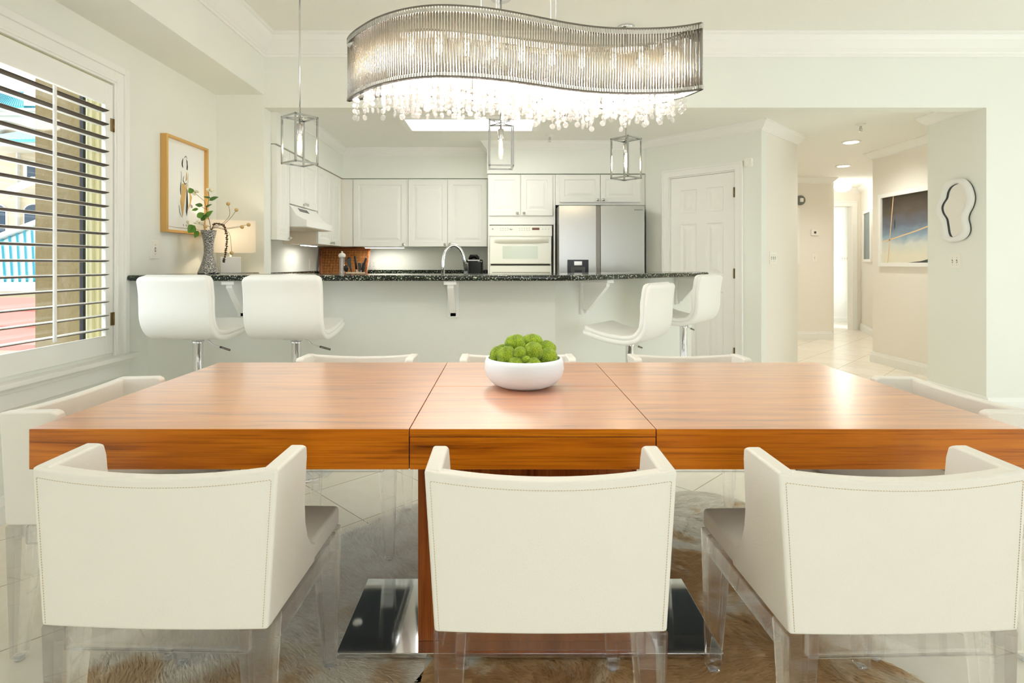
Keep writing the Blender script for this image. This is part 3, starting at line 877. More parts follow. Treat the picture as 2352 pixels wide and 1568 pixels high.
MB().lathe([(.0, -.16), (.07, -.152), (.11, -.125), (.13, -.085), (.125, -.045), (.10, -.028)], seg=28).build('lamp_shade', M['hallbulb'], t)
lt = light('globe_glow', 'POINT', (0, 0, -.25), 6, (1, .97, .92), radius=.1); lt.parent = t
light('fill_far_room', 'AREA', (6.85, 10.7, 1.4), 6, (.95, .98, 1), (0, PI / 2, 0), 2.0, 1.0)  # added lamp brightening the far room; no window stands behind it
def sprinkler(x, y, label):
    t = thing('fire_sprinkler', label, 'fire sprinkler', (x, y, ZK), 0)
    MB().lathe([(.012, -.02), (.04, -.006), (.042, 0)], seg=20).build('escutcheon', M['plastic'], t)
    w = MB().lathe([(.009, -.05), (.010, -.018)], seg=12)
    w.tube([(-.008, 0, -.03), (-.014, 0, -.05), (0, 0, -.066)], .0025, 6).tube([(.008, 0, -.03), (.014, 0, -.05), (0, 0, -.066)], .0025, 6)
    w.build('frame', M['nickel'], t)
    MB().lathe([(.018, -.070), (.018, -.067)], seg=16).build('deflector', M['nickel'], t)
sprinkler(.47, 5.84, 'small ceiling sprinkler in the kitchen behind the chandelier')
sprinkler(3.39, 5.38, 'small ceiling sprinkler in front of the hall lights')
t = thing('air_vent', 'dark slotted air vent in the kitchen ceiling behind the crystals', 'air vent', (.56, 5.05, ZK))
w = MB().box(-.17, .17, -.10, -.08, -.008, .001).box(-.17, .17, .08, .10, -.008, .001).box(-.17, -.15, -.08, .08, -.008, .001).box(.15, .17, -.08, .08, -.008, .001)
for k in range(14):
    x = -.14 + k * .0215
    w.quad8([(x, -.08, -.008), (x + .003, -.08, -.008), (x + .003, .08, -.008), (x, .08, -.008)], [(x + .006, -.08, 0), (x + .009, -.08, 0), (x + .009, .08, 0), (x + .006, .08, 0)])
w.build('grille', M['trim'], t)
MB().box(-.15, .15, -.08, .08, -.002, .0005).build('duct_opening', M['gap'], t)
# ------------------------------------------------------------------ dining table
t = thing('dining_table', 'long walnut dining table with a slab top on a steel base plate', 'dining table', (0.06, 1.96, 0))
TX0, TX1, TY0, TY1 = -1.292, 1.289, -.493, .492
SA, SB = -.306, .334                 # seams
ZB, ZT = .645, .75
g = .0012
for name, x0, x1 in (('end_section', TX0, SA - g), ('end_section', SB + g, TX1)):
    MB().box(x0, x1, TY0, TY1, ZB, ZT).build(name, M['wood'], t, bevel=.0015)
MB().box(SA + g, SB - g, TY0, TY1, ZB, ZT - .0215).build('center_section', M['wood'], t, bevel=.0015)
MB().box(SA + g, SB - g, TY0, .015 - g, ZT - .020, ZT).build('leaf', M['wood'], t, bevel=.001)
MB().box(SA + g, SB - g, .015 + g, TY1, ZT - .020, ZT).build('leaf', M['wood'], t, bevel=.001)
MB().box(TX0 + .02, TX1 - .02, TY0 + .02, TY1 - .02, ZB - .004, ZB + .002).build('underside_panel', M['under'], t)
MB().box(-.323, .345, -.234, .066, .028, ZB - .004).build('pedestal', M['woodz'], t, bevel=.002)
MB().box(-.557, .588, -.288, .108, .014, .028).build('base_plate', M['plate'], t, bevel=.0015)

# ------------------------------------------------------------------ dining chairs (white leather on clear acrylic legs)
def make_chair(label):
    t = thing('dining_chair', label, 'dining chair', (0, 0, 0), 0, 'white dining chairs around the table')
    z0, z1 = .408, .745
    th = .036
    hw = lambda z: .243 + (z - z0) / (z1 - z0) * .021
    # back panel
    nu, nv = 14, 8
    def pt(u, v, inner):
        z = z0 + (z1 - z0) * v
        h = hw(z)
        bow = .020 * (1 - u * u)
        sag = .016 * (1 - u * u) * v * v
        y = -bow * (.4 + .6 * v) + (th if inner else 0)
        return (u * h, y, z - sag)
    vs, fs = [], []
    for inner in (0, 1):
        for j in range(nv + 1):
            for i in range(nu + 1):
                vs.append(pt(-1 + 2 * i / nu, j / nv, inner))
    W = nu + 1; O = W * (nv + 1)
    for j in range(nv):
        for i in range(nu):
            a = j * W + i
            fs.append((a, a + 1, a + W + 1, a + W)); fs.append((O + a, O + a + W, O + a + W + 1, O + a + 1))
    for i in range(nu):
        fs.append((i, O + i, O + i + 1, i + 1)); a = nv * W + i; fs.append((a, a + 1, O + a + 1, O + a))
    for j in range(nv):
        a = j * W; fs.append((a, a + W, O + a + W, O + a)); a = j * W + nu; fs.append((a, O + a, O + a + W, a + W))
    MB().add(vs, fs).build('backrest', M['leather'], t, bevel=.007, seg=3)
    # side panels
    prof = [(.004, z0), (.004, z1), (.150, z1 + .003), (.166, z1 - .004), (.172, z1 - .03), (.174, .66), (.178, .60), (.190, .55), (.212, .505), (.243, .473), (.275, .456), (.275, z0)]
    for s in (-1, 1):
        n_ = len(prof)
        o_ = [(s * (hw(z) + .0005), y, z) for y, z in prof]
        i_ = [(s * (hw(z) - th), y, z) for y, z in prof]
        f = [tuple(range(n_)), tuple(range(n_, 2 * n_))[::-1]] + [(i, (i + 1) % n_, n_ + (i + 1) % n_, n_ + i) for i in range(n_)]
        MB().add(o_ + i_, f).build('armrest', M['leather'], t, bevel=.007, seg=3)
    MB().quad8([(-.243, .034, z0), (.243, .034, z0), (.240, .485, z0), (-.240, .485, z0)],
               [(-.243, .034, .458), (.243, .034, .458), (.238, .490, .462), (-.238, .490, .462)]).build('seat', M['leather'], t, bevel=.012, seg=3)
    MB().box(-.232, .232, .040, .478, z0 - .003, z0 + .004).build('seat_lining', M['lining'], t)
    w = MB().lathe([(.018, -.007), (.022, -.003), (.022, 0)], (-.05, .30, z0 - .003), 20)
    w.build('fixing_cap', M['chrome'], t)
    # seams, a row of stitches along the back's edge
    w = MB()
    def dash(p, q, n_):
        p, q = Vector(p), Vector(q)
        for k in range(n_):
            a = p.lerp(q, (k + .15) / n_); b = p.lerp(q, (k + .75) / n_)
            w.tube([a, b], .0007, 4)
    def bp(u, v):
        x, y, z = pt(u, v, 0); return (x, y - .0005, z)
    for u in (-.955, .955):
        for j in range(8): dash(bp(u, j / 8 * .92 + .02), bp(u, (j + 1) / 8 * .92 + .02), 7)
    for i in range(12):
        dash(bp(-.955 + 1.91 * i / 12, .94), bp(-.955 + 1.91 * (i + 1) / 12, .94), 7)
    w.build('stitching', M['thread'], t)
    # clear frame under the seat
    f0, f1 = .352, z0
    w = MB()
    for s in (-1, 1):
        w.box(s * .236 - .010, s * .236 + .010, .06, .44, f0, f1)
    w.box(-.20, .20, .004, .024, f0, f1).box(-.20, .20, .462, .482, f0, f1)
    w.build('seat_frame', M['acrylic'], t, bevel=.006)
    for sx in (-1, 1):
        for fy, y0, y1 in ((0, .0, .07), (1, .486, .416)):
            xo, xi = sx * .246, sx * .176
            bo, bi = sx * .236, sx * .200
            ya, yb = y0, y1
            by0, by1 = (y0 + (.004 if not fy else -.004)), (y0 + (.040 if not fy else -.040))
            lo = [(bo, by0, .008), (bi, by0, .008), (bi, by1, .008), (bo, by1, .008)]
            hi = [(xo, ya, f1), (xi, ya, f1), (xi, yb, f1), (xo, yb, f1)]
            l = MB().quad8(lo, hi).build('leg', M['acrylic'], t, bevel=.006)
            cx_, cy_ = (bo + bi) / 2, (by0 + by1) / 2
            MB().cyl((cx_, cy_, .0), .013, .009, 12).build('foot', M['clearplastic'], l)
    return t
CH = make_chair('white leather dining chair on the near side, the one nearest the window')
CH.location = (-.738, 1.192, .0032); CH.rotation_euler = (0, 0, math.radians(-1.5))
for (x, y, a, lb) in (
    (.097, 1.178, 0, 'white leather dining chair in the middle of the near side, before the table pedestal'),
    (.832, 1.176, 1.5, 'white leather dining chair on the near side, the one farthest from the window'),
    (-.675, 2.71, 180, 'white leather dining chair across the table, in front of the two left bar stools'),
    (.062, 2.71, 180, 'white leather dining chair across the table, mostly hidden behind the bowl of moss'),
    (.850, 2.71, 180, 'white leather dining chair across the table, in front of the two right bar stools'),
    (-1.462, 1.90, -90, 'white leather dining chair at the table end beside the shuttered window'),
    (1.565, 1.90, 90, 'white leather dining chair at the table end away from the window')):
    copy_thing(CH, (x, y, .0032), math.radians(a), lb)

# ------------------------------------------------------------------ cowhide rugs with standing hair
def hide(name, label, outline, material, base_mat, seedv, n_hair, lay, h=.020):
    rnd = random.Random(seedv)
    # smooth closed outline
    P = []
    n_ = len(outline)
    for i in range(n_):
        p0, p1, p2, p3 = [Vector(outline[(i + k - 1) % n_]) for k in range(4)]
        for k in range(6):
            u = k / 6
            P.append(.5 * ((2 * p1) + (-p0 + p2) * u + (2 * p0 - 5 * p1 + 4 * p2 - p3) * u * u + (-p0 + 3 * p1 - 3 * p2 + p3) * u ** 3))
    def inside(x, y):
        c = False; j = len(P) - 1
        for i in range(len(P)):
            if (P[i].y > y) != (P[j].y > y) and x < (P[j].x - P[i].x) * (y - P[i].y) / (P[j].y - P[i].y) + P[i].x: c = not c
            j = i
        return c
    x0, x1 = min(p.x for p in P), max(p.x for p in P); y0, y1 = min(p.y for p in P), max(p.y for p in P)
    vs = [(p.x, p.y, 0.0005) for p in P] + [(p.x, p.y, .003) for p in P]
    m_ = len(P)
    fs = [tuple(range(m_))[::-1], tuple(range(m_, 2 * m_))] + [(i, (i + 1) % m_, m_ + (i + 1) % m_, m_ + i) for i in range(m_)]
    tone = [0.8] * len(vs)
    cnt = 0
    from mathutils import noise
    while cnt < n_hair:
        x, y = rnd.uniform(x0, x1), rnd.uniform(y0, y1)
        if not inside(x, y): continue
        cnt += 1
        k = noise.noise(Vector((x * 2.6, y * 2.6, seedv)))
        k2 = noise.noise(Vector((x * 9, y * 9, seedv + 5)))
        a = lay + k * 1.6 + k2 * .9 + rnd.uniform(-.35, .35)
        L = h * rnd.uniform(1.5, 3.2); rise = h * rnd.uniform(.15, .50) * (1 + .5 * k2)
        dx, dy = math.cos(a), math.sin(a)
        wd_ = rnd.uniform(.0010, .0020)
        nx, ny = -dy * wd_, dx * wd_
        o = len(vs)
        zb = .0025
        vs += [(x - nx, y - ny, zb), (x + nx, y + ny, zb), (x + dx * L * .5 - nx * .8, y + dy * L * .5 - ny * .8, zb + rise * .8),
               (x + dx * L * .5 + nx * .8, y + dy * L * .5 + ny * .8, zb + rise * .8), (x + dx * L, y + dy * L, zb + rise)]
        fs += [(o, o + 1, o + 3, o + 2), (o + 2, o + 3, o + 4)]
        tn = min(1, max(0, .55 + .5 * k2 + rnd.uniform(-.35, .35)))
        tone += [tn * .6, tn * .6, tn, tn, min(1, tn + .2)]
    me = bpy.data.meshes.new(name); me.from_pydata(vs, [], fs); me.materials.append(material); me.materials.append(base_mat)
    me.polygons.foreach_set('material_index', [1 if k < m_ + 2 else 0 for k in range(len(fs))])
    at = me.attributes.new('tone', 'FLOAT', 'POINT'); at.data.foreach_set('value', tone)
    o = bpy.data.objects.new(name, me); C.objects.link(o)
    return tag(o, label, 'rug')
hide('cowhide_rug', 'shaggy white and tan cowhide rug under the window half of the table',
     [(-1.22, 1.30), (-1.24, 1.62), (-1.08, 1.80), (-1.06, 2.1), (-.98, 2.36), (-.70, 2.44), (-.42, 2.76), (-.12, 2.80), (-.02, 2.5), (-.06, 2.0), (-.225, 1.76), (-.235, 1.60), (-.30, 1.3)],
     M['fur_pale'], M['hide_pale'], 11, 24000, 2.6)
hide('cowhide_rug', 'brown and white cowhide rug under the half of the table away from the window',
     [(-.19, 1.30), (-.205, 1.70), (.0, 1.9), (.02, 2.4), (.25, 2.62), (.55, 2.60), (.72, 2.86), (1.02, 2.92), (1.22, 2.7), (1.17, 2.3), (1.04, 1.96), (.99, 1.78), (1.14, 1.66), (1.22, 1.45), (1.1, 1.28)],
     M['fur_brown'], M['hide_brown'], 23, 24000, -.7)

# ------------------------------------------------------------------ bowl of moss balls
BX, BY, BZ = .070, 1.985, .75
t = tag(MB().lathe([(.055, .0), (.085, .002), (.112, .014), (.131, .036), (.139, .062), (.137, .086), (.132, .100), (.128, .1015), (.124, .099), (.128, .085), (.130, .062), (.122, .038), (.100, .020), (.06, .012), (.0, .011)], (0, 0, 0), 48).build('bowl', M['bowl'], None),
        'wide white ceramic bowl holding green moss balls on the table', 'bowl')
t.location = (BX, BY, BZ)
from mathutils import noise as NZ
def moss_ball(x, y, z, r, sq, label, seedv):
    bm = bmesh.new()
    bmesh.ops.create_icosphere(bm, subdivisions=5, radius=r)
    for v in bm.verts:
        d = v.co.normalized()
        k = NZ.noise(d * 1.6 + Vector((seedv * 3.1, 0, 0))) * .10 + NZ.noise(d * 26 + Vector((seedv, 2, 1))) * .022 + NZ.noise(d * 60 + Vector((seedv, 5, 1))) * .016
        v.co = Vector((d.x * sq[0], d.y * sq[1], d.z * sq[2])) * r * (1 + k)
    me = bpy.data.meshes.new('moss_ball'); bm.to_mesh(me); bm.free(); me.materials.append(M['moss'])
    me.polygons.foreach_set('use_smooth', [True] * len(me.polygons))
    o = bpy.data.objects.new('moss_ball', me); C.objects.link(o); o.location = (BX + x, BY + y, BZ + z)
    return tag(o, label, 'moss ball', 'moss balls in the bowl')
for i, (x, y, z, r, sq, lb) in enumerate((
    (-.060, -.060, .108, .036, (.92, 1, 1.1), 'tall green moss ball at the front left of the bowl'),
    (-.017, -.080, .126, .0235, (1, 1, 1), 'small round green moss ball near the top front of the pile'),
    (.029, -.062, .128, .034, (1, 1, 1), 'large round green moss ball right of the small round one near the top'),
    (-.030, -.094, .088, .029, (1.05, .9, 1), 'green moss ball pressed against the front rim, left one of two'),
    (.026, -.096, .088, .029, (1.05, .9, .95), 'green moss ball pressed against the front rim, right one of two'),
    (.080, -.052, .104, .034, (.95, 1, 1.1), 'green moss ball at the right front rim of the bowl'),
    (-.092, -.018, .106, .032, (.9, 1.1, 1.1), 'green moss ball at the far left rim of the bowl'),
    (-.028, .008, .140, .038, (1.05, 1, 1), 'green moss ball at the top left of the pile'),
    (.030, .020, .146, .036, (1.05, 1, .95), 'flat-topped green moss ball at the top of the pile towards the fridge'),
    (.078, .012, .124, .034, (1, 1, 1), 'green moss ball high at the right back of the pile'),
    (.003, -.098, .110, .013, (1.2, 1, .9), 'tiny green moss ball wedged between the two at the front rim'),
    (-.074, .052, .100, .036, (1, 1, 1), 'green moss ball hidden at the back left of the bowl'),
    (.008, .080, .098, .038, (1, 1, 1), 'green moss ball hidden at the back of the bowl'),
    (.086, .060, .094, .030, (1, 1, 1), 'green moss ball hidden at the back right of the bowl'),
    (.0, -.02, .070, .050, (1, 1, .9), 'green moss ball buried in the middle of the pile'))):
    moss_ball(x, y, z, r, sq, lb, i)

# ------------------------------------------------------------------ bar top, brackets, stools
def fillet(poly, radii, n_=6):
    out = []
    m_ = len(poly)
    for i in range(m_):
        p = Vector(poly[i]); r = radii[i]
        if r == 0: out.append(tuple(p)); continue
        a = (Vector(poly[i - 1]) - p).normalized(); b = (Vector(poly[(i + 1) % m_]) - p).normalized()
        for k in range(n_ + 1):
            u = k / n_
            s_ = p + a * r; e = p + b * r
            q = s_.lerp(p, u).lerp(p.lerp(e, u), u)
            out.append((q.x, q.y))
    return out
OV = .25
K2 = K + OV * math.tan(PI / 8)
pts = [(XL + .012, 3.62 - OV), (K2, 3.62 - OV), (K2 + 1.262, 3.62 - OV + 1.262), (K2 + 1.262 - .36, 3.62 - OV + 1.262 + .36), (.16, 3.90), (-1.93, 3.90), (-1.93, YH - .004), (XL + .003, YH - .004), (XL + .003, 3.46)]
poly = fillet(pts, [.05, .16, .06, .03, .10, 0, 0, 0, .03])
bt = tag(MB().prism(poly, 1.073, 1.108).build('bar_counter', M['granite'], None, bevel=.014, seg=3), 'long green-black granite bar top on the cream low wall', 'bar top')

def bracket(x, y, rz, label):
    t = thing('bar_bracket', label, 'bracket', (x, y, 0), rz, 'brackets under the bar top')
    MB().prism([(0, 1.05), (-.205, 1.05), (-.205, 1.030), (-.055, .865), (-.018, .865), (-.018, .84), (0, .84)], -.019, .019, 'x').build('brace', M['trim'], t, bevel=.002)
    MB().box(-.038, .038, -.018, 0, .835, 1.05).build('back_plate', M['trim'], t, bevel=.002)
    MB().box(-.038, .038, -.225, -.0, 1.05, 1.0725).build('top_plate', M['trim'], t, bevel=.002)
    for z in (.985, 1.0): MB().box(.018, .0205, -.012, -.006, z, z + .005).build('screw', M['slot'], t)
bracket(-1.66, 3.62, 0, 'white wooden bracket under the bar between the two left stools')
bracket(-.325, 3.62, 0, 'white wooden bracket under the middle of the bar behind the bowl')
q = .7071
bracket(K + .205, 3.62 + .205, PI / 4, 'white wooden bracket at the start of the angled end of the bar')
bracket(K + 1.12, 3.62 + 1.12, PI / 4, 'white wooden bracket behind the stool farthest along the angled bar')

def make_stool(label, z):
    """origin on the floor under the column; the sitter faces +y; z is the height of the shell's underside"""
    t = thing('bar_stool', label, 'bar stool', (0, 0, 0), 0, 'white bar stools')
    # centre line of the shell in (y, z), seat front to back top
    ctl = [(.225, .062), (.16, .040), (.08, .022), (.0, .012), (-.07, .012), (-.125, .030), (-.160, .072), (-.175, .125), (-.178, .19), (-.180, .24), (-.188, .295), (-.200, .345)]
    cl = []
    for i in range(len(ctl) - 1):
        p0, p1, p2, p3 = [Vector(ctl[min(max(i + k - 1, 0), len(ctl) - 1)]) for k in range(4)]
        for k in range(5):
            u = k / 5
            cl.append(.5 * ((2 * p1) + (-p0 + p2) * u + (2 * p0 - 5 * p1 + 4 * p2 - p3) * u * u + (-p0 + 3 * p1 - 3 * p2 + p3) * u ** 3))
    cl.append(Vector(ctl[-1]))
    n_ = len(cl)
    def shell(off, thk, wid, r, groove, name, end_r):
        rings = []
        acc = [0]
        for i in range(1, n_): acc.append(acc[-1] + (cl[i] - cl[i - 1]).length)
        tot = acc[-1]
        for i in range(n_):
            tg = (cl[min(i + 1, n_ - 1)] - cl[max(i - 1, 0)]).normalized()
            nr = Vector((tg.y, -tg.x))           # towards the sitter
            if nr.y < 0 and i < 10: nr = -nr
            e = min(acc[i], tot - acc[i])
            sh = 0
            if e < end_r: sh = end_r - math.sqrt(max(0, end_r ** 2 - (end_r - e) ** 2))
            tk = thk * (1 - .75 * max(0, 1 - e / .012)) if e < .012 else thk
            gr = 1.0
            if groove:
                ph = (acc[i] / .088) % 1.0
                gr = .80 + .20 * min(1, abs(ph - .5) * -4 + 2 if abs(ph - .5) > .25 else 1)
            w2 = wid - 2 * sh
            ring = []
            for a, b in rrect(w2, tk * gr, min(r, tk * gr * .48), 3):
                cc_ = cl[i] + nr * (off + b)
                ring.append((a, cc_.x, z + cc_.y))
            rings.append(ring)
        return MB().loft(rings).build(name, M['leather2'], t)
    nrm = 1
    shell(-.004, .030, .425, .012, False, 'seat_shell', .035)
    shell(.022, .030, .418, .014, True, 'cushion', .035)
    MB().box(-.055, .055, -.055, .055, z - .014, z + .006).build('swivel_plate', M['chrome'], t, bevel=.004)
    MB().lathe([(.031, .03), (.031, z * .55), (.033, z * .55 + .004), (.0265, z * .55 + .012), (.0265, z - .04), (.034, z - .022)], (0, 0, 0), 24).build('column', M['chrome'], t)
    MB().lathe([(.205, .0), (.205, .006), (.19, .014), (.06, .030), (.04, .05), (.033, .07)], (0, 0, 0), 36).build('base', M['chrome'], t)
    MB().tube([(.05, .0, z - .012), (.075, .0, z - .030), (.09, 0, z - .045), (.115, 0, z - .052), (.19, 0, z - .072)], .0042, 8).build('lever', M['chrome'], t)
    w = MB().tube([(.135, 0, z - .0575), (.195, 0, z - .0733)], .0062, 8)
    w.build('lever_grip', M['darkmetal'], t)
    w = MB()
    fr = []
    for k in range(25):
        a = -PI * .0 + PI * k / 24
        fr.append((.15 * math.cos(a), .03 + .16 * math.sin(a), .30))
    w.tube([(.030, .0, .30)] + fr + [(-.030, 0, .30)], .010, 8).build('footrest', M['chrome'], t)
    return t
S1 = make_stool('white bar stool nearest the window, at the left end of the bar', .766)
S1.location = (-1.730, 3.20, 0); S1.rotation_euler = (0, 0, math.radians(-8))
copy_thing(S1, (-1.175, 3.20, 0), math.radians(-2), 'white bar stool second from the window, in front of the kettle-end of the bar'.replace('kettle-end of the bar', 'left part of the bar'))
S3 = make_stool('white bar stool set low at the angled bar, seat turned towards the bowl', .714)
S3.location = (.766, 3.45, 0); S3.rotation_euler = (0, 0, math.radians(55))
S4 = make_stool('white bar stool at the far end of the angled bar before the white door', .75)
S4.location = (1.305, 4.12, 0); S4.rotation_euler = (0, 0, math.radians(50))
# ------------------------------------------------------------------ kitchen cabinets
def knob(parent, x, z, y=-.021):
    w = MB().cyl((0, 0, 0), .005, .014, 10)
    w.quad8([(-.0075, -.0075, .012), (.0075, -.0075, .012), (.0075, .0075, .012), (-.0075, .0075, .012)], [(-.014, -.014, .022), (.014, -.014, .022), (.014, .014, .022), (-.014, .014, .022)])
    w.quad8([(-.014, -.014, .022), (.014, -.014, .022), (.014, .014, .022), (-.014, .014, .022)], [(-.004, -.004, .029), (.004, -.004, .029), (.004, .004, .029), (-.004, .004, .029)])
    o = w.build('knob', M['nickel'], parent)
    o.location = (x, y, z); o.rotation_euler = (PI / 2, 0, 0)
    return o
def cabinet(name, label, loc, rz, wd_, z0, z1, dp, doors, knobs, toe=0.0, hollow=None, group='white kitchen wall cabinets', body='cab', frame_=.055):
    """local x along the front, front at y=0 facing -y; doors: list of (x0,x1,z0,z1)"""
    t = thing(name, label, 'cabinet', loc, rz, group)
    w = MB().box(0, wd_, 0, dp, z0, z1)
    if toe: w = MB().box(0, wd_, 0, dp, z0 + toe, z1).box(.0, wd_, .06, dp, z0, z0 + toe)
    if hollow:
        a, b = hollow
        w = MB().box(0, .018, 0, dp, z0, z1).box(wd_ - .018, wd_, 0, dp, z0, z1).box(.018, wd_ - .018, 0, dp, z0, a).box(.018, wd_ - .018, 0, dp, b, z1).box(.018, wd_ - .018, dp - .02, dp, a, b)
    w.build('body', M[body], t)
    for (a, b, c, e), kn in zip(doors, knobs):
        d = panel_door(MB(), a, b, c, e, -.020, .0195, [(a + frame_, b - frame_, c + frame_, e - frame_)], .007, .022, .022)
        do = d.build('door', M['cab'], t, fix=False)
        if kn: knob(do, kn[0], kn[1])
    return t
zb_, zt_ = 1.372, 2.148
Yf = 6.53
# back run
cabinet('wall_cabinet', 'white single-door wall cabinet on the back wall in the corner above the rattan tray', (-1.745, Yf, 0), 0, .635, zb_, zt_, .325, [(.014, .618, zb_, zt_ - .012)], [(.590, zb_ + .022)])
cabinet('wall_cabinet', 'white two-door wall cabinet on the back wall above the faucet', (-1.108, Yf, 0), 0, .915, zb_, zt_, .325, [(.008, .454, zb_, zt_ - .012), (.461, .905, zb_, zt_ - .012)], [(.428, zb_ + .022), (.487, zb_ + .026)])
MBf = tag(MB().box(-1.8715, -1.747, Yf - .001, Yf + .02, zb_, zt_).build('corner_filler', M['cab']), 'narrow white filler board in the corner between the two wall cabinet runs', 'cabinet filler')
# left run (faces +x): rz = +90deg puts local x along +y and front (-y) towards +x
XF = -1.872
def left_cab(label, y0, y1, z0, z1, doors, knobs, body='cab'):
    return cabinet('wall_cabinet', label, (XF, y0, 0), PI / 2, y1 - y0, z0, z1, .325, doors, knobs, body=body)
left_cab('white wall cabinet on the kitchen side wall nearest the dining room', 4.615, 4.885, zb_, zt_, [(.0, .268, zb_, zt_ - .012)], [(.246, zb_ + .022)])
left_cab('short white two-door cabinet above the range hood', 4.89, 5.625, 1.695, zt_, [(.004, .364, 1.697, zt_ - .012), (.370, .73, 1.697, zt_ - .012)], [(.335, 1.72), (.398, 1.72)])
left_cab('white two-door wall cabinet between the range hood and the corner', 5.63, 6.529, zb_, zt_, [(.006, .43, zb_, zt_ - .012), (.437, .80, zb_, zt_ - .012)], [(.405, zb_ + .022), (.462, zb_ + .022)], 'cab_in')
# range hood
t = thing('range_hood', 'white curved range hood under the short cabinet on the kitchen side wall', 'range hood', (-2.2, 4.905, 0), 0)
w = MB().prism([(.0, 1.69), (.335, 1.69), (.36, 1.66), (.40, 1.60), (.46, 1.565), (.49, 1.555), (.49, 1.495), (.0, 1.495)], 0, .71, 'y')
w.build('housing', M['trim'], t, bevel=.004)
MB().box(.02, .475, .015, .695, 1.490, 1.496).build('filter_panel', M['cab_in'], t)
w = MB()
for k in range(7):
    y = .16 + k * .036
    w.quad8([(.352, y, 1.668), (.352, y + .012, 1.668), (.372, y + .020, 1.640), (.372, y + .008, 1.640)], [(.356, y, 1.671), (.356, y + .012, 1.671), (.376, y + .020, 1.643), (.376, y + .008, 1.643)])
w.build('vent', M['dgrey'], t)
# tall oven cabinet
YT = 6.19
t = cabinet('oven_cabinet', 'tall white cabinet around the wall oven', (-.178, YT, 0), 0, .737, 0, zt_, .665, [(.012, .352, 1.70, zt_ - .004), (.364, .704, 1.70, zt_ - .004)], [(.322, 1.722), (.394, 1.722)], hollow=(.68, 1.60), group=None)
# wall oven: sits in the cabinet, front proud of it
t = thing('oven', 'white built-in oven in the tall cabinet left of the fridge', 'oven', (.180, YT - .001, 0))
MB().box(-.338, .338, .001, .55, .70, 1.59).build('body', M['bisque'], t)
MB().box(-.343, .343, -.012, 0, 1.475, 1.590).build('control_panel', M['bisque'], t, bevel=.003)
w = MB()
for k in range(46):
    x = -.30 + k * .0132
    w.quad8([(x, -.0135, 1.487), (x + .005, -.0135, 1.487), (x + .005, -.012, 1.487), (x, -.012, 1.487)], [(x + .014, -.0135, 1.509), (x + .019, -.0135, 1.509), (x + .019, -.012, 1.509), (x + .014, -.012, 1.509)])
w.build('vent', M['grey'], t)
MB().box(.125, .205, -.0135, -.012, 1.541, 1.566).build('display', M['amber'], t)
w = MB()
for r in range(2):
    for k in list(range(4)) + list(range(8, 15)):
        x = -.225 + k * .026
        if x < .11: w.box(x, x + .011, -.0128, -.012, 1.538 + r * .020, 1.542 + r * .020)
for k in range(3): w.box(.235 + k * .033, .245 + k * .033, -.0128, -.012, 1.549, 1.553)
w.build('button', M['grey'], t)
MB().lathe([(.024, 0), (.024, .002)], seg=6).build('dial_pad', M['trim'], t).location = (-.105, -.0125, 1.552)
t.children[-1].rotation_euler = (PI / 2, 0, 0)
w = MB()
w.tube([(-.108, -.0155, 1.566), (-.112, -.0155, 1.545), (-.100, -.0155, 1.540), (-.095, -.0155, 1.548)], .0012, 5)
w.build('print', M['grey'], t)
ring_ = [(.0075 * math.cos(a * PI / 8), -.0135, .0075 * math.sin(a * PI / 8)) for a in range(17)]
w = MB().tube(ring_, .0014, 5).tube([(-.003, -.0135, .003), (-.004, -.0135, -.002), (0, -.0135, -.003), (.003, -.0135, .0), (.004, -.0135, -.004)], .0010, 5)
w.build('logo', M['grey'], t).location = (-.305, 0, 1.552)
# oven door with a scooped handle
d = MB()
dx, dz0, dz1 = .335, 1.172, 1.466
d.box(-dx, dx, -.030, 0, dz0, dz1)
od = d.build('door', M['bisque'], t, bevel=.006)
rings = []
for k in range(21):
    u = -1 + 2 * k / 20
    e = 1 - abs(u) ** 6
    x = u * .31
    rings.append([(x, -.029, 1.462), (x, -.029 - .034 * e, 1.456 - .006 * (1 - e)), (x, -.029 - .038 * e, 1.442), (x, -.029 - .030 * e, 1.428 - .004 * e), (x, -.029 - .010 * e, 1.412 - .016 * e), (x, -.029, 1.398)])
MB().loft(rings).build('handle', M['bisque'], od)
MB().prism(rrect(.382, .138, .008), -.0315, -.0290, 'y').build('window', M['ovenglass'], od).location = (-.005, 0, 1.296)
MB().box(-.325, .32, -.010, 0, 1.155, 1.170).build('air_slot', M['gap'], t)
MB().box(-.337, .337, -.022, 0, .70, 1.150).build('lower_panel', M['bisque'], t, bevel=.005)
MB().box(-.312, .32, -.024, -.021, 1.075, 1.081).build('groove', M['slot'], t)
# fridge cabinet and side panels
t = cabinet('fridge_cabinet', 'white two-door cabinet above the stainless fridge', (.562, YT, 0), 0, .975, 1.815, zt_, .665, [(.042, .482, 1.845, zt_ - .006), (.491, .925, 1.845, zt_ - .006)], [(.455, 1.868), (.517, 1.868)], group=None, frame_=.05)
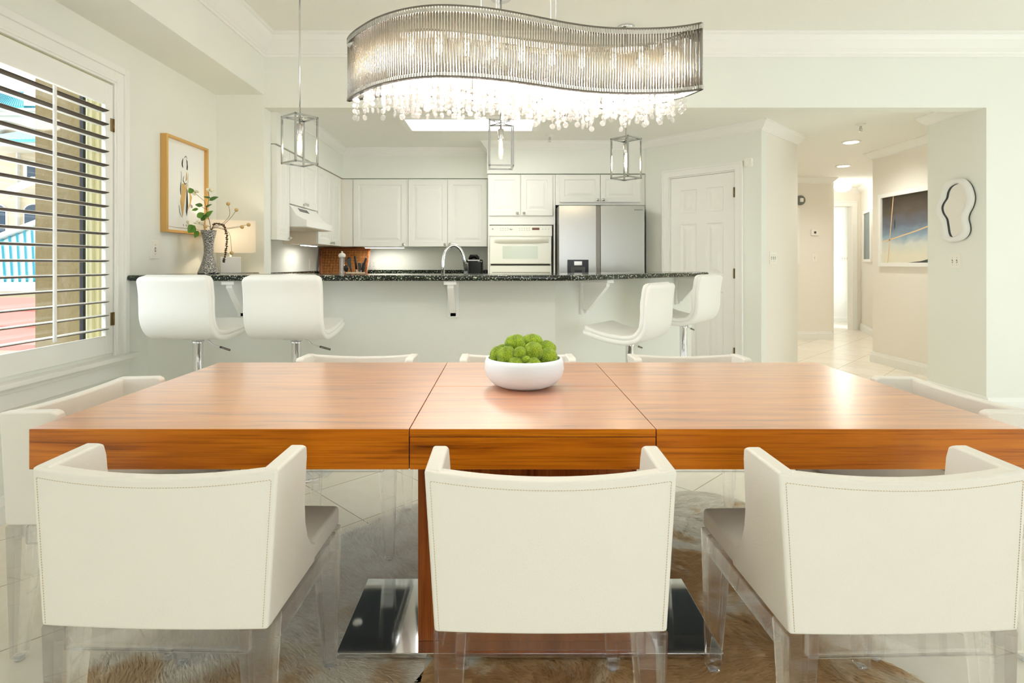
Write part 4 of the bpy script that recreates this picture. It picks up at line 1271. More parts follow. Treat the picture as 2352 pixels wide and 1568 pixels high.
# refrigerator
t = thing('refrigerator', 'stainless steel side-by-side fridge with a black water dispenser', 'refrigerator', (1.018, 5.91, 0))
MB().box(-.447, .462, .075, .86, .03, 1.78).build('body', M['dgrey'], t, bevel=.004)
fl = MB().prism(rrect(.392, 1.72, .012), 0, .07, 'y').build('door', M['steel'], t, bevel=.006); fl.location = (-.252, 0, .925)
frr = MB().prism(rrect(.460, 1.72, .012), 0, .07, 'y').build('door', M['steel'], t, bevel=.006); frr.location = (.219, 0, .925)
MB().box(-.056, -.012, .012, .03, .10, 1.78).build('handle_recess', M['darkmetal'], t)
text_mesh('SAMSUNG', .020, M['grey'], 'logo', t, (.385, -.0012, 1.735), (PI / 2, 0, 0))
dp = MB().box(-.358, -.137, -.004, .002, .80, 1.215).build('water_dispenser', M['black'], t, bevel=.004)
MB().box(-.345, -.150, -.0035, .0, .85, 1.13).build('recess', M['dgrey'], dp)
MB().box(-.290, -.205, -.012, -.003, 1.155, 1.200).build('control_display', M['nickel'], dp, bevel=.003)
MB().prism([(-.325, 1.14), (-.170, 1.14), (-.185, .98), (-.310, .98)], -.014, -.003, 'y').build('spout_housing', M['dgrey'], dp, bevel=.003)
MB().box(-.285, -.210, -.018, -.013, 1.02, 1.105).build('paddle', M['black'], dp, bevel=.002)

# base cabinets and counters (mostly hidden behind the bar)
cabinet('base_cabinet', 'white base cabinet run under the back counter, hidden behind the bar', (-1.6, 6.26, 0), 0, 1.415, 0, .875, .595, [(.01, .46, .12, .86), (.475, .93, .12, .86), (.945, 1.40, .12, .86)], [None] * 3, .1, group=None)
cabinet('base_cabinet', 'white base cabinet on the kitchen side wall under the range hood, hidden behind the bar', (-1.6, 4.62, 0), PI / 2, 2.235, 0, .875, .595, [(.01, .70, .12, .86), (.72, 1.5, .12, .86)], [None] * 2, .1, group=None)
w = MB().prism([(-2.198, 4.62), (-1.575, 4.62), (-1.575, 6.235), (-.19, 6.235), (-.19, 6.858), (-2.198, 6.858)], .876, .912)
tag(w.build('back_counter', M['granite'], None, bevel=.008), 'dark granite counter along the back and side kitchen walls', 'countertop')
w = MB().box(-2.198, -.185, 6.838, 6.8595, .9125, 1.098).box(-2.199, -2.178, 4.62, 6.838, .9125, 1.090)
tag(w.build('backsplash_strip', M['granite']), 'low dark green granite strip along the foot of the kitchen walls', 'backsplash')
cabinet('base_cabinet', 'white sink base cabinet directly behind the bar wall, hidden from the dining room', (-.05, 4.36, 0), PI, 1.75, 0, .875, .60, [(.01, .58, .12, .86), (.60, 1.16, .12, .86), (1.18, 1.74, .12, .86)], [None] * 3, .1, group=None)
tag(MB().box(-1.85, -.04, 3.7565, 4.39, .876, .910).build('sink_counter', M['granite'], None, bevel=.008), 'dark granite sink counter behind the raised bar', 'countertop')
# under-cabinet lights
def strip(loc, lx, ly, label):
    t = thing('under_cabinet_light', label, 'cabinet light', loc, 0, 'lights under the wall cabinets')
    MB().box(-lx / 2, lx / 2, -ly / 2, ly / 2, -.012, 0).build('housing', M['trim'], t)
    MB().box(-lx / 2 + .01, lx / 2 - .01, -ly / 2 + .006, ly / 2 - .006, -.0175, -.012).build('lens', M['striplight'], t)
    return t
strip((-1.40, 6.63, zb_ - .0005), .47, .06, 'lit strip light under the back wall cabinet beside the rattan tray')
strip((-2.02, 5.86, zb_ - .0005), .06, .40, 'lit strip light under the side wall cabinet next to the range hood')
light('strip_glow', 'AREA', (-1.40, 6.63, zb_ - .03), 1.6, (1, .96, .86), (0, 0, 0), .45, .05)
light('strip_glow_side', 'AREA', (-2.02, 5.86, zb_ - .03), 1.2, (1, .93, .82), (0, 0, 0), .05, .38)

# faucet
t = thing('kitchen_faucet', 'tall chrome gooseneck faucet rising behind the bar top', 'faucet', (-.430, 3.98, .910))
MB().lathe([(.027, 0), (.027, .012), (.020, .03), (.019, .12)], seg=20).build('base', M['chrome'], t)
P_ = [(0, 0, .10), (0, 0, .26)]
for k in range(1, 17):
    a = PI - k * (PI * .93) / 16
    P_.append((.073 + .073 * math.cos(a), .04 * k / 16, .27 + .125 * math.sin(a)))
P_.append((.157, .043, .235))
MB().tube(P_, .0125, 14).build('spout', M['chrome'], t)
MB().tube([(.152, .0415, .262), (.162, .044, .215)], .0150, 14).build('spray_head', M['dgrey'], t)
MB().tube([(-.015, 0, .09), (-.075, -.01, .10)], .006, 8).build('lever', M['chrome'], t)
# coffee maker
t = thing('coffee_maker', 'black single-cup coffee maker on the back counter beside the oven', 'coffee maker', (-.345, 6.50, .912))
MB().prism(rrect(.165, .24, .03), 0, .31, 'z').build('body', M['black'], t, bevel=.02, seg=3).location = (.02, 0, 0)
rr = []
for k in range(9):
    a = PI * k / 8
    rr.append([(-.105, .05 - .0, .0)])
MB().lathe([(.062, 0), (.066, .02), (.060, .05), (.04, .066), (0, .07)], (.0, -.03, .290), 20).build('lid', M['black'], t)
MB().tube([(-.045, -.10, .312), (-.035, -.11, .352), (.035, -.11, .352), (.045, -.10, .312)], .014, 10).build('lid_handle', M['black'], t)
MB().prism(rrect(.135, .012, .004), -.128, -.10, 'y').build('trim_band', M['nickel'], t).location = (.0, 0, .300)
MB().box(-.118, -.064, -.05, .09, .0, .275).build('water_tank', M['clearplastic'], t, bevel=.008)
MB().box(-.120, -.062, -.052, .092, .275, .305).build('tank_lid', M['black'], t, bevel=.008)
w = MB()
for k in range(3): w.lathe([(.006, 0), (.006, .004)], (.055 + k * .017, 0, 0), 10)
o = w.build('button', M['nickel'], t); o.location = (0, -.121, .285); o.rotation_euler = (PI / 2, 0, 0)
MB().box(-.055, .06, -.15, -.11, .0, .02).build('drip_tray', M['nickel'], t, bevel=.003)
# tray standing in the corner
t = thing('serving_tray', 'woven rattan serving tray leaning against the back wall in the corner', 'tray', (-1.880, 6.585, .913))
t.rotation_euler = (math.radians(-22), 0, math.radians(3))
tw0, tw1, th_ = .50, .545, .455
MB().quad8([(-tw0 / 2, .0, 0), (tw0 / 2, .0, 0), (tw0 / 2, .012, 0), (-tw0 / 2, .012, 0)], [(-tw1 / 2, .0, th_), (tw1 / 2, .0, th_), (tw1 / 2, .012, th_), (-tw1 / 2, .012, th_)]).build('bottom_panel', M['weave'], t)
for nm, b, c in (('rim', (-tw0 / 2 - .012, -tw0 / 2 + .004), (-tw1 / 2 - .025, -tw1 / 2 - .004)), ('rim', (tw0 / 2 - .004, tw0 / 2 + .012), (tw1 / 2 + .004, tw1 / 2 + .025))):
    w = MB().quad8([(b[0], -.05, 0), (b[1], -.05, 0), (b[1], .014, 0), (b[0], .014, 0)], [(c[0], -.05, th_), (c[1], -.05, th_), (c[1], .014, th_), (c[0], .014, th_)])
    w.build(nm, M['traywood'], t, bevel=.004)
MB().box(-tw1 / 2 - .02, tw1 / 2 + .02, -.05, .014, th_ - .002, th_ + .016).build('rim', M['traywood'], t, bevel=.004)
MB().box(-tw0 / 2, tw0 / 2, -.05, .014, -.0, .016).build('rim', M['traywood'], t, bevel=.004)
MB().box(-tw1 / 2 - .012, -tw1 / 2 + .0, -.04, -.01, .17, .26).build('hand_hole', M['trim'], t)
# paper-towel style clear tower
t = thing('glass_canister', 'tall clear canister with a lidded top in front of the rattan tray', 'canister', (-1.822, 6.36, .912))
MB().lathe([(.028, 0), (.030, .01), (.029, .33)], seg=24).build('body', M['clearplastic'], t)
MB().lathe([(.034, .33), (.040, .345), (.040, .36), (.030, .375), (.012, .382), (.010, .39), (.014, .398), (0, .402)], seg=24).build('lid', M['plastic'], t)
MB().lathe([(.008, .01), (.008, .33)], seg=10).build('inner_rod', M['plastic'], t)
# utensil crock and its utensils
CXx, CYy = -1.665, 6.34
t = thing('utensil_crock', 'pale oval crock full of black cooking utensils in front of the tray', 'crock', (CXx, CYy, .912))
MB().lathe([(.085, 0), (.10, .02), (.105, .09), (.104, .165), (.098, .168), (.098, .09), (.09, .02), (0, .015)], seg=28).build('pot', M['ext_cream'], t)
def utensil(kind, bx, by, tx, ty, tz, label):
    u = thing('cooking_utensil', label, 'utensil', (CXx, CYy, .912), 0, 'utensils in the crock')
    b, tp = Vector((bx, by, .022)), Vector((tx, ty, tz))
    d = (tp - b).normalized()
    m_ = M['blackrubber']
    if kind == 'handle':
        MB().tube([b, b.lerp(tp, .6)], .005, 8).build('shaft', M['nickel'], u)
        MB().tube([b.lerp(tp, .55), b.lerp(tp, .75), tp], .012, 10).build('grip', m_, u)
    elif kind == 'spatula':
        MB().tube([b, b.lerp(tp, .62)], .006, 8).build('shaft', m_, u)
        side = d.cross(Vector((0, 1, 0))).normalized() * .030
        e = b.lerp(tp, .6); nrm = Vector((0, .003, 0))
        v = [e - side * .35, e + side * .35, tp + side, tp - side]
        MB().quad8([p - nrm for p in v], [p + nrm for p in v]).build('blade', M['dgrey'], u, bevel=.003)
    elif kind == 'spoon':
        MB().tube([b, b.lerp(tp, .8)], .006, 8).build('shaft', m_, u)
        MB().ball(b.lerp(tp, .92), .034, 14, 8, (.8, .45, 1.1)).build('head', m_, u)
    else:
        MB().tube([b, b.lerp(tp, .55)], .007, 8).build('shaft', M['nickel'], u)
        w = MB()
        for k in range(5):
            a = PI * k / 5; sx, sy = math.cos(a), math.sin(a)
            pts_ = []
            for q in range(13):
                g_ = PI * q / 12
                r_ = .032 * math.sin(g_) ** .8
                base_ = b.lerp(tp, .55) + d * ((1 - math.cos(g_)) / 2 * .11)
                pts_.append(base_ + Vector((sx, sy, 0)) * r_)
            w.tube(pts_, .0016, 5)
        w.build('whisk_wires', M['nickel'], u)
for args in (('spoon', -.02, .02, -.085, .02, .325, 'black spoon leaning to the left edge of the crock'),
             ('spatula', .0, -.03, -.070, -.05, .315, 'dark green-grey spatula leaning left in the crock'),
             ('handle', .02, .03, -.012, .02, .345, 'black-handled utensil standing upright in the crock'),
             ('whisk', .02, .0, .035, .03, .29, 'wire whisk in the middle of the crock'),
             ('handle', .0, .03, .115, .02, .325, 'slim black-handled utensil leaning right in the crock'),
             ('handle', .03, -.02, .110, -.04, .235, 'short thick black grip leaning right over the crock rim'),
             ('spoon', -.03, -.02, -.105, -.03, .225, 'short black ladle at the left of the crock'),
             ('spatula', .03, .02, .045, .03, .27, 'dark spatula at the back of the crock')): utensil(*args)

# ------------------------------------------------------------------ pendants over the bar
def pendant(x, y, z, rz, label, top=ZC):
    """z is the cage bottom"""
    t = thing('pendant_lamp', label, 'pendant lamp', (x, y, z), rz, 'cage pendants over the bar')
    s, h, r = .078, .308, .0052
    w = MB()
    c4 = [(-s, -s), (s, -s), (s, s), (-s, s)]
    for a, b in c4: w.box(a - r, a + r, b - r, b + r, 0, h)
    for zz in (0, h - 2 * r):
        for i in range(4):
            a, b = c4[i], c4[(i + 1) % 4]
            w.box(min(a[0], b[0]) - r, max(a[0], b[0]) + r, min(a[1], b[1]) - r, max(a[1], b[1]) + r, zz, zz + 2 * r)
    w.tube([(-s, -s, h - .006), (s, s, h - .006)], .0035, 6).tube([(-s, s, h - .006), (s, -s, h - .006)], .0035, 6)
    w.build('cage', M['cagechrome'], t)
    MB().tube([(0, 0, h - .01), (0, 0, top - z - .01)], .0055, 8).build('rod', M['chrome'], t)
    MB().lathe([(.065, -.022), (.065, -.002), (.06, -.0005)], (0, 0, top - z), 24).build('canopy', M['chrome'], t)
    MB().lathe([(.006, .295), (.006, .265), (.017, .262), (.0215, .25), (.0215, .195), (.019, .19)][::-1], (0, 0, 0), 18).build('socket', M['nickel'], t)
    b = MB().lathe([(.0, .058), (.012, .063), (.0175, .078), (.018, .15), (.016, .17), (.015, .19)], (0, 0, 0), 18).build('bulb', M['bulbglass'], t)
    MB().tube([(-.004, 0, .185), (-.006, 0, .10), (0, 0, .082), (.006, 0, .10), (.004, 0, .185)], .0032, 6).build('filament', M['bulb'], b)
    lt = light('pendant_glow', 'POINT', (0, 0, .12), 3.0, (1, .84, .62), radius=.03)
    lt.parent = t
pendant(-1.322, 3.66, 1.818, math.radians(52), 'square chrome cage pendant at the window end of the bar')
pendant(-.022, 3.80, 1.818, math.radians(3), 'square chrome cage pendant at the middle of the bar, in front of the oven')
pendant(.924, 4.29, 1.818, math.radians(40), 'square chrome cage pendant at the fridge end of the bar')

# ------------------------------------------------------------------ chandelier
CZB, CZT = 1.792, 2.030
t = thing('chandelier', 'long wavy chandelier of glass rods and hanging crystals over the dining table', 'chandelier', (0.04, 2.03, CZB))
CO = Vector((0.04, 2.03))
def wpt(px, D): return ((px - 1158) * D / 1300, D)
def smooth(P, m_):
    out = []
    for i in range(len(P) - 1):
        p0, p1, p2, p3 = [Vector(P[min(max(i + k - 1, 0), len(P) - 1)]) for k in range(4)]
        for k in range(m_):
            u = k / m_
            out.append(.5 * ((2 * p1) + (-p0 + p2) * u + (2 * p0 - 5 * p1 + 4 * p2 - p3) * u * u + (-p0 + 3 * p1 - 3 * p2 + p3) * u ** 3))
    out.append(Vector(P[-1])); return out
fr_px = [(800, 2.145), (808, 2.10), (830, 2.035), (870, 1.955), (930, 1.893), (1000, 1.865), (1080, 1.873), (1150, 1.90), (1220, 1.944), (1300, 2.0), (1370, 2.036), (1440, 2.050), (1520, 2.045), (1575, 2.025), (1612, 2.000)]
bk_px = [(1612, 2.000), (1575, 2.08), (1530, 2.15), (1475, 2.215), (1400, 2.245), (1312, 2.250), (1237, 2.234), (1164, 2.19), (1109, 2.15), (1040, 2.10), (960, 2.075), (880, 2.085), (830, 2.12), (800, 2.145)]
front = [p - CO for p in smooth([wpt(*q_) for q_ in fr_px], 10)]
back = [p - CO for p in smooth([wpt(*q_) for q_ in bk_px], 10)]
def resample(P, step):
    out = [P[0]]; carry = 0
    for i in range(len(P) - 1):
        d = P[i + 1] - P[i]; L = d.length; s_ = step - carry
        while s_ <= L:
            out.append(P[i] + d * (s_ / L)); s_ += step
        carry = L - (s_ - step)
    return out
fr = resample(front, .00985); bk = resample(back, .00985)
outline = front + back[1:-1]
def ribbon(mb, P, z0, z1, thk):
    rings = []
    for i, p in enumerate(P):
        d = (P[min(i + 1, len(P) - 1)] - P[max(i - 1, 0)]).normalized(); nn = Vector((d.y, -d.x)) * thk / 2
        rings.append([(p.x - nn.x, p.y - nn.y, z0), (p.x + nn.x, p.y + nn.y, z0), (p.x + nn.x, p.y + nn.y, z1), (p.x - nn.x, p.y - nn.y, z1)])
    mb.loft(rings, False); return mb
hC = CZT - CZB
for nm, z0, z1, c0, c1 in (('top_rail', hC - .006, hC, hC - .022, hC - .004), ('bottom_rail', 0, .005, .003, .016)):
    w = ribbon(ribbon(MB(), front, z0, z1, .012), back, z0, z1, .012)
    w.mat(1)
    for P in (fr, bk):
        for i, p in enumerate(P):
            d = (P[min(i + 1, len(P) - 1)] - P[max(i - 1, 0)]).normalized()
            nn = Vector((d.y, -d.x))
            a, b = d * .0036, nn * .0050
            q4 = [p - a - b, p + a - b, p + a + b, p - a + b]
            w.quad8([(v.x, v.y, c0) for v in q4], [(v.x, v.y, c1) for v in q4])
    w.build(nm, [M['darkmetal'], M['nickel']], t)
def rod_(mb, p, seg=6):
    pts_ = [(p.x, p.y, .006 + (hC - .014) * k / 2) for k in range(3)]
    return mb.tube(pts_, .0036, seg)
front_idx = list(range(len(fr)))
keep = set(front_idx[max(0, (len(fr) - 100) // 2):][:100])
w = MB()
for i, p in enumerate(fr):
    if i in keep: rod_(MB(), p).build('rod', M['rod'], t)
    else: rod_(w, p)
for p in bk: rod_(w, p)
o = w.build('rods', M['rod'], t); o['kind'] = 'stuff'
# carrier plate, cross bars, sockets and bulbs inside
def poly_in(x, y, P):
    c = False; j = len(P) - 1
    for i in range(len(P)):
        if (P[i].y > y) != (P[j].y > y) and x < (P[j].x - P[i].x) * (y - P[i].y) / (P[j].y - P[i].y) + P[i].x: c = not c
        j = i
    return c
mid = []
for k in range(60):
    u = k / 59
    a = front[int(u * (len(front) - 1))]; b = back[len(back) - 1 - int(u * (len(back) - 1))]
    mid.append((a + b) / 2)
ribbon(MB(), mid[3:-3], hC - .045, hC - .035, .05).build('carrier', M['chrome'], t)
for k in range(12):
    p = mid[8 + int(k * 43 / 11)]
    MB().cyl((p.x, p.y, hC - .075), .012, .035, 12).build('socket', M['nickel'], t)
    MB().ball((p.x, p.y, hC - .095), .013, 12, 8, (1, 1, 1.7)).build('bulb', M['warmbulb'], t)
    if k % 1 == 0:
        lt = light('chandelier_glow', 'POINT', (p.x, p.y, hC - .15), 3.9, (1, .99, .97), radius=.05); lt.parent = t
# suspension wires and cord
for px_, D_ in ((1105, 2.0), (1265, 2.1), (1277, 1.98), (1140, 2.1)):
    x, y = wpt(px_, D_); x -= CO.x; y -= CO.y
    MB().tube([(x, y, hC - .04), (x, y, ZC - CZB)], .0012, 5).build('suspension_wire', M['nickel'], t)
x, y = wpt(1146, 2.04)
MB().tube([(x - CO.x, y - CO.y, hC - .04), (x - CO.x - .004, y - CO.y, hC + .3), (x - CO.x, y - CO.y, ZC - CZB)], .0035, 7).build('cord', M['clearplastic'], t)
MB().box(-.30, .30, -.07, .07, ZC - CZB - .03, ZC - CZB - .0005).build('canopy', M['chrome'], t, bevel=.004)
# crystal strands
strands = []
rr = random.Random(5)
tries = 0
while len(strands) < 330 and tries < 20000:
    tries += 1
    x, y = rr.uniform(-.66, .62), rr.uniform(-.2, .25)
    if not poly_in(x, y, outline): continue
    if any((x - a) ** 2 + (y - b) ** 2 < .0148 ** 2 for a, b, *_ in strands): continue
    z_end = rr.choice((-.03, -.045, -.06, -.075)) - rr.uniform(0, .012)
    strands.append((x, y, z_end))
def strand(mb, x, y, z_end, rnd):
    ztop = .07
    mb.mat(1).tube([(x, y, ztop), (x, y, z_end + .01)], .0005, 4).mat(0)
    z = z_end; k = 0
    while z < .055:
        r = .0092 if k else .0112
        a = rnd.uniform(0, PI); ca, sa = math.cos(a), math.sin(a)
        n_ = 8
        v = []
        for s_ in (-1, 1):
            for (rad, off) in ((.55, .0042), (1.0, .0012)):
                for q in range(n_):
                    g_ = 2 * PI * q / n_
                    v.append((x + ca * r * rad * math.cos(g_) - sa * off * s_, y + sa * r * rad * math.cos(g_) + ca * off * s_, z + r * rad * math.sin(g_)))
        f = []
        for q in range(n_):
            q2 = (q + 1) % n_
            f += [(q, q2, n_ + q2, n_ + q), (2 * n_ + q2, 2 * n_ + q, 3 * n_ + q, 3 * n_ + q2), (n_ + q, n_ + q2, 3 * n_ + q2, 3 * n_ + q)]
        f += [tuple(range(n_))[::-1], tuple(range(2 * n_, 3 * n_))]
        mb.add(v, f)
        z += .0215 if k else .0235
        k += 1
# the hundred that hang lowest show largest
order = sorted(range(len(strands)), key=lambda i: strands[i][2])
big = set(order[:100])
w = MB()
for i, (x, y, ze) in enumerate(strands):
    if i in big:
        m1 = MB(); strand(m1, x, y, ze, rr); m1.build('crystal_strand', [M['crystal'], M['nickel']], t, fix=False)
    else: strand(w, x, y, ze, rr)
o = w.build('crystals', [M['crystal'], M['nickel']], t, fix=False); o['kind'] = 'stuff'
# ------------------------------------------------------------------ pictures, mirror
def flat(mb_pts, off):  # polygon in (u,v) to a thin sheet standing off the paper: local x=u, z=v, y=-off
    return [(p[0], -off, p[1]) for p in mb_pts]
def drawing(parent, polys, off, name, material):
    w = MB()
    for P in polys:
        n_ = len(P)
        w.add(flat(P, off), [tuple(range(n_))])
    return w.build(name, material, parent, fix=False)
def stroke(pts, wd_):
    """a tapered brush line as one polygon"""
    P = smooth([Vector(p) for p in pts], 5) if len(pts) > 2 else [Vector(p) for p in pts]
    a, b = [], []
    for i, p in enumerate(P):
        d = (P[min(i + 1, len(P) - 1)] - P[max(i - 1, 0)]).normalized(); nn = Vector((-d.y, d.x))
        k = wd_ * (0.25 + .75 * math.sin(PI * (i + .5) / len(P)))
        a.append(tuple(p + nn * k / 2)); b.append(tuple(p - nn * k / 2))
    return a + b[::-1]
def frame_box(parent, w_, h_, bar, dp, material, name='frame'):
    m_ = MB()
    m_.box(-w_ / 2, -w_ / 2 + bar, -dp, 0.0, -h_ / 2, h_ / 2).box(w_ / 2 - bar, w_ / 2, -dp, 0.0, -h_ / 2, h_ / 2)
    m_.box(-w_ / 2 + bar, w_ / 2 - bar, -dp, 0.0, -h_ / 2, -h_ / 2 + bar).box(-w_ / 2 + bar, w_ / 2 - bar, -dp, 0.0, h_ / 2 - bar, h_ / 2)
    return m_.build(name, material, parent, bevel=.002)
# gold-framed fashion sketch on the left wall; local x runs along +y of the room, front -y faces +x
t = thing('framed_picture', 'gold-framed fashion sketch of a woman in a long skirt on the left wall', 'picture', (XL, 4.02, 1.715), PI / 2)
t.location = (XL + .001, 4.015, 1.715)
frame_box(t, .53, .655, .018, .045, M['gold'])
MB().box(-.25, .25, -.020, -.004, -.312, .312).build('paper', M['paper'], t)
MB().box(-.262, -.25, -.03, -.004, -.2, .2).build('backing', M['gap'], t)
ink = mat('black_ink', srgb(52, 54, 52), 0.7); wash = mat('ochre_wash', srgb(204, 172, 112), 0.7); greyw = mat('grey_wash', srgb(150, 148, 140), 0.7)
o_ = .0205
drawing(t, [[(-.05, .02), (-.01, .03), (.02, .02), (.0, -.05), (-.03, -.18), (-.04, -.22), (-.06, -.15), (-.07, -.10), (-.055, -.05)],
            [(.02, .02), (.05, -.02), (.08, -.06), (.06, -.12), (.025, -.16), (.05, -.10), (.05, -.05)], [(.005, .10), (.015, .12), (.018, .06), (-.005, .04)]], o_, 'ochre_brushwork', wash)
drawing(t, [stroke([(-.035, .20), (-.045, .16), (-.035, .135)], .014), [(.005, .205), (.02, .19), (.026, .15), (.022, .125), (.008, .13), (.012, .165)],
            stroke([(-.02, .205), (.0, .222), (.018, .208)], .005), stroke([(-.06, .11), (-.055, .07), (-.058, .02)], .004), stroke([(-.035, .05), (-.01, .025), (.01, .035)], .007),
            stroke([(-.06, .03), (-.065, -.02), (-.062, -.06)], .012), [(.012, .0), (.022, -.02), (.03, -.13), (.012, -.205), (.0, -.17), (.004, -.08)],
            stroke([(-.085, -.13), (-.075, -.18), (-.05, -.215)], .006), stroke([(-.035, -.26), (-.025, -.275)], .006), stroke([(.0, -.262), (.01, -.278)], .006),
            stroke([(.03, .11), (.028, .06), (.03, .0)], .003), stroke([(-.02, .08), (-.035, .05), (-.02, .03)], .006)], o_ + .0004, 'ink_brushwork', ink)
drawing(t, [stroke([(-.24, -.285), (-.1, -.29), (.05, -.288), (.24, -.292)], .004), [(.06, -.11), (.09, -.12), (.085, -.14), (.06, -.135)]], o_ + .0002, 'grey_wash', greyw)
# sailing-blue print on the hall wall (X = 4.42, faces -x): local x runs along -y
t = thing('framed_picture', 'large blue and cream abstract sail picture in a white frame on the hall wall', 'picture', (4.419, 6.19, 1.56), -PI / 2)
PW, PH = .90, .84
frame_box(t, PW, PH, .045, .035, M['trim'])
art = bpy.data.materials.new('blue_canvas_print')
N, L = nt(art)
b = N['Principled BSDF']; b.inputs['Roughness'].default_value = 0.18
tc = N.new('ShaderNodeTexCoord'); sp = N.new('ShaderNodeSeparateXYZ'); L.new(tc.outputs['Object'], sp.inputs[0])
nz = N.new('ShaderNodeTexNoise'); nz.inputs['Scale'].default_value = 3.0; nz.inputs['Detail'].default_value = 5; nz.inputs['Distortion'].default_value = 1.0
mpp = N.new('ShaderNodeMapping'); mpp.inputs['Scale'].default_value = (1, 1, 2.2); L.new(tc.outputs['Object'], mpp.inputs[0]); L.new(mpp.outputs[0], nz.inputs['Vector'])
ma = N.new('ShaderNodeMath'); ma.operation = 'MULTIPLY_ADD'; ma.inputs[1].default_value = 1.25; ma.inputs[2].default_value = 0.40
L.new(sp.outputs['Z'], ma.inputs[0])
mb_ = N.new('ShaderNodeMath'); mb_.operation = 'MULTIPLY_ADD'; mb_.inputs[1].default_value = .22
L.new(nz.outputs['Fac'], mb_.inputs[0]); L.new(ma.outputs[0], mb_.inputs[2])
r = ramp(N, [(0.12, srgb(226, 222, 202)), (0.30, srgb(206, 212, 206)), (0.42, srgb(140, 164, 182)), (0.56, srgb(104, 112, 126)), (0.74, srgb(92, 84, 76)), (0.95, srgb(64, 56, 46))])
L.new(mb_.outputs[0], r.inputs[0]); L.new(r.outputs[0], b.inputs['Base Color'])
MB().box(-PW / 2 + .044, PW / 2 - .044, -.012, -.002, -PH / 2 + .044, PH / 2 - .044).build('print', art, t)
rope = mat('rope_cream', srgb(222, 192, 148), 0.6)
drawing(t, [[(-.225, .376), (-.212, .376), (-.305, -.376), (-.318, -.376)], [(-.406, -.145), (.15, -.04), (.406, .02), (.406, .032), (.15, -.026), (-.406, -.130)]], .0125, 'rope_line', rope)
drawing(t, [[(.0, -.376), (.2, -.36), (.406, -.32), (.406, -.376)], [(-.205, .12), (-.185, .10), (-.19, .02), (-.205, .0)]], .0124, 'dark_wave', mat('deep_blue_paint', srgb(60, 66, 72), .4))
t = thing('framed_picture', 'narrow-looking grey picture in a white frame at the far end of the hall', 'picture', (5.985, 9.33, 1.54), 0)
dvec = Vector((5.93 - 6.30, 9.1 - 10.0)).normalized()
t.rotation_euler = (0, 0, math.atan2(dvec.y, dvec.x)); t.location = (6.062 - .001, 9.42, 1.63)
frame_box(t, .60, .86, .045, .03, M['trim'])
MB().box(-.256, .256, -.012, -.002, -.386, .386).build('print', mat('slate_print', srgb(104, 122, 122), .3), t)
drawing(t, [[(-.256, -.386), (-.225, -.386), (-.225, .386), (-.256, .386)]], .0125, 'dark_band', mat('dark_band_paint', srgb(58, 60, 58), .4))
t = thing('framed_picture', 'white framed picture half hidden behind the angled wall below the fire alarm', 'picture', (4.30, 8.799, 1.60))
frame_box(t, .56, .87, .045, .03, M['trim'])
MB().box(-.236, .236, -.012, -.002, -.39, .39).build('print', M['paper'], t)

# blob mirror on the X = 3.817 wall
t = thing('wavy_mirror', 'white wavy-framed mirror on the wall above the double switch', 'mirror', (3.816, 4.785, 1.475), -PI / 2)
# outline from the photograph seen on the wall: (u along wall towards the viewer, v up)
def on_mirror(cx_, cy_):
    px_, py_ = 2113 + cx_ / 3.245, 367 + cy_ / 3.245
    D_ = 3.80 * 1300 / (px_ - 1158); return (4.785 - D_, H + (604 - py_) * D_ / 1300 - 1.475)
OUT = [(310, 138), (350, 150), (385, 190), (406, 250), (409, 300), (396, 350), (370, 400), (361, 445), (373, 490), (374, 535), (352, 575), (310, 600), (250, 612), (200, 603), (178, 580), (180, 520), (172, 460), (140, 415), (130, 380), (140, 335), (165, 285), (180, 225), (200, 180), (245, 148)]
INN = [(290, 176), (325, 195), (350, 240), (358, 290), (345, 345), (325, 400), (322, 450), (330, 500), (322, 540), (290, 562), (245, 575), (225, 550), (215, 490), (205, 440), (180, 400), (170, 360), (180, 325), (205, 285), (215, 240), (240, 200)]
def loop(P, n_=84):
    V = [Vector(on_mirror(*p)) for p in P]
    S = smooth(V[-2:] + V + V[:3], 8)[16:-16]
    S = S[:8 * len(V)]
    L_ = [0]
    for i in range(len(S)): L_.append(L_[-1] + (S[(i + 1) % len(S)] - S[i]).length)
    out = []; k = 0
    for q in range(n_):
        t_ = L_[-1] * q / n_
        while L_[k + 1] < t_: k += 1
        u = (t_ - L_[k]) / max(1e-9, L_[k + 1] - L_[k])
        out.append(S[k].lerp(S[(k + 1) % len(S)], u))
    return out
o1, i1 = loop(OUT), loop(INN)
rings = []
for f_, y_ in ((.12, -.010), (0, -.016), (0, -.030), (.10, -.042), (.35, -.050), (.70, -.049), (.92, -.040), (1.0, -.028), (1.0, -.018)):
    rings.append([(a.x + (b_.x - a.x) * f_, y_, a.y + (b_.y - a.y) * f_) for a, b_ in zip(o1, i1)])
MB().loft(rings, True, False).build('frame', M['lampwhite'], t)
rings = [[(a.x + (b_.x - a.x) * f_, y_, a.y + (b_.y - a.y) * f_) for a, b_ in zip(o1, i1)] for f_, y_ in ((.10, -.0005), (.10, -.012))]
MB().loft(rings, False, True).build('backing', M['dgrey'], t)  # dark board stands in for the shadow between frame and wall
rings = [[(a.x + (b_.x - a.x) * f_, y_, a.y + (b_.y - a.y) * f_) for a, b_ in zip(o1, i1)] for f_, y_ in ((1.0, -.0285), (1.025, -.021), (1.025, -.017))]
MB().loft(rings, True, False).build('inner_lip', M['dgrey'], t)
gi = [a + (b_ - a) * 1.03 for a, b_ in zip(o1, i1)]
MB().add([(p.x, -.0185, p.y) for p in gi], [tuple(range(len(gi)))]).add([(p.x, -.0125, p.y) for p in gi], [tuple(range(len(gi)))]).build('glass', M['mirror'], t, fix=False)

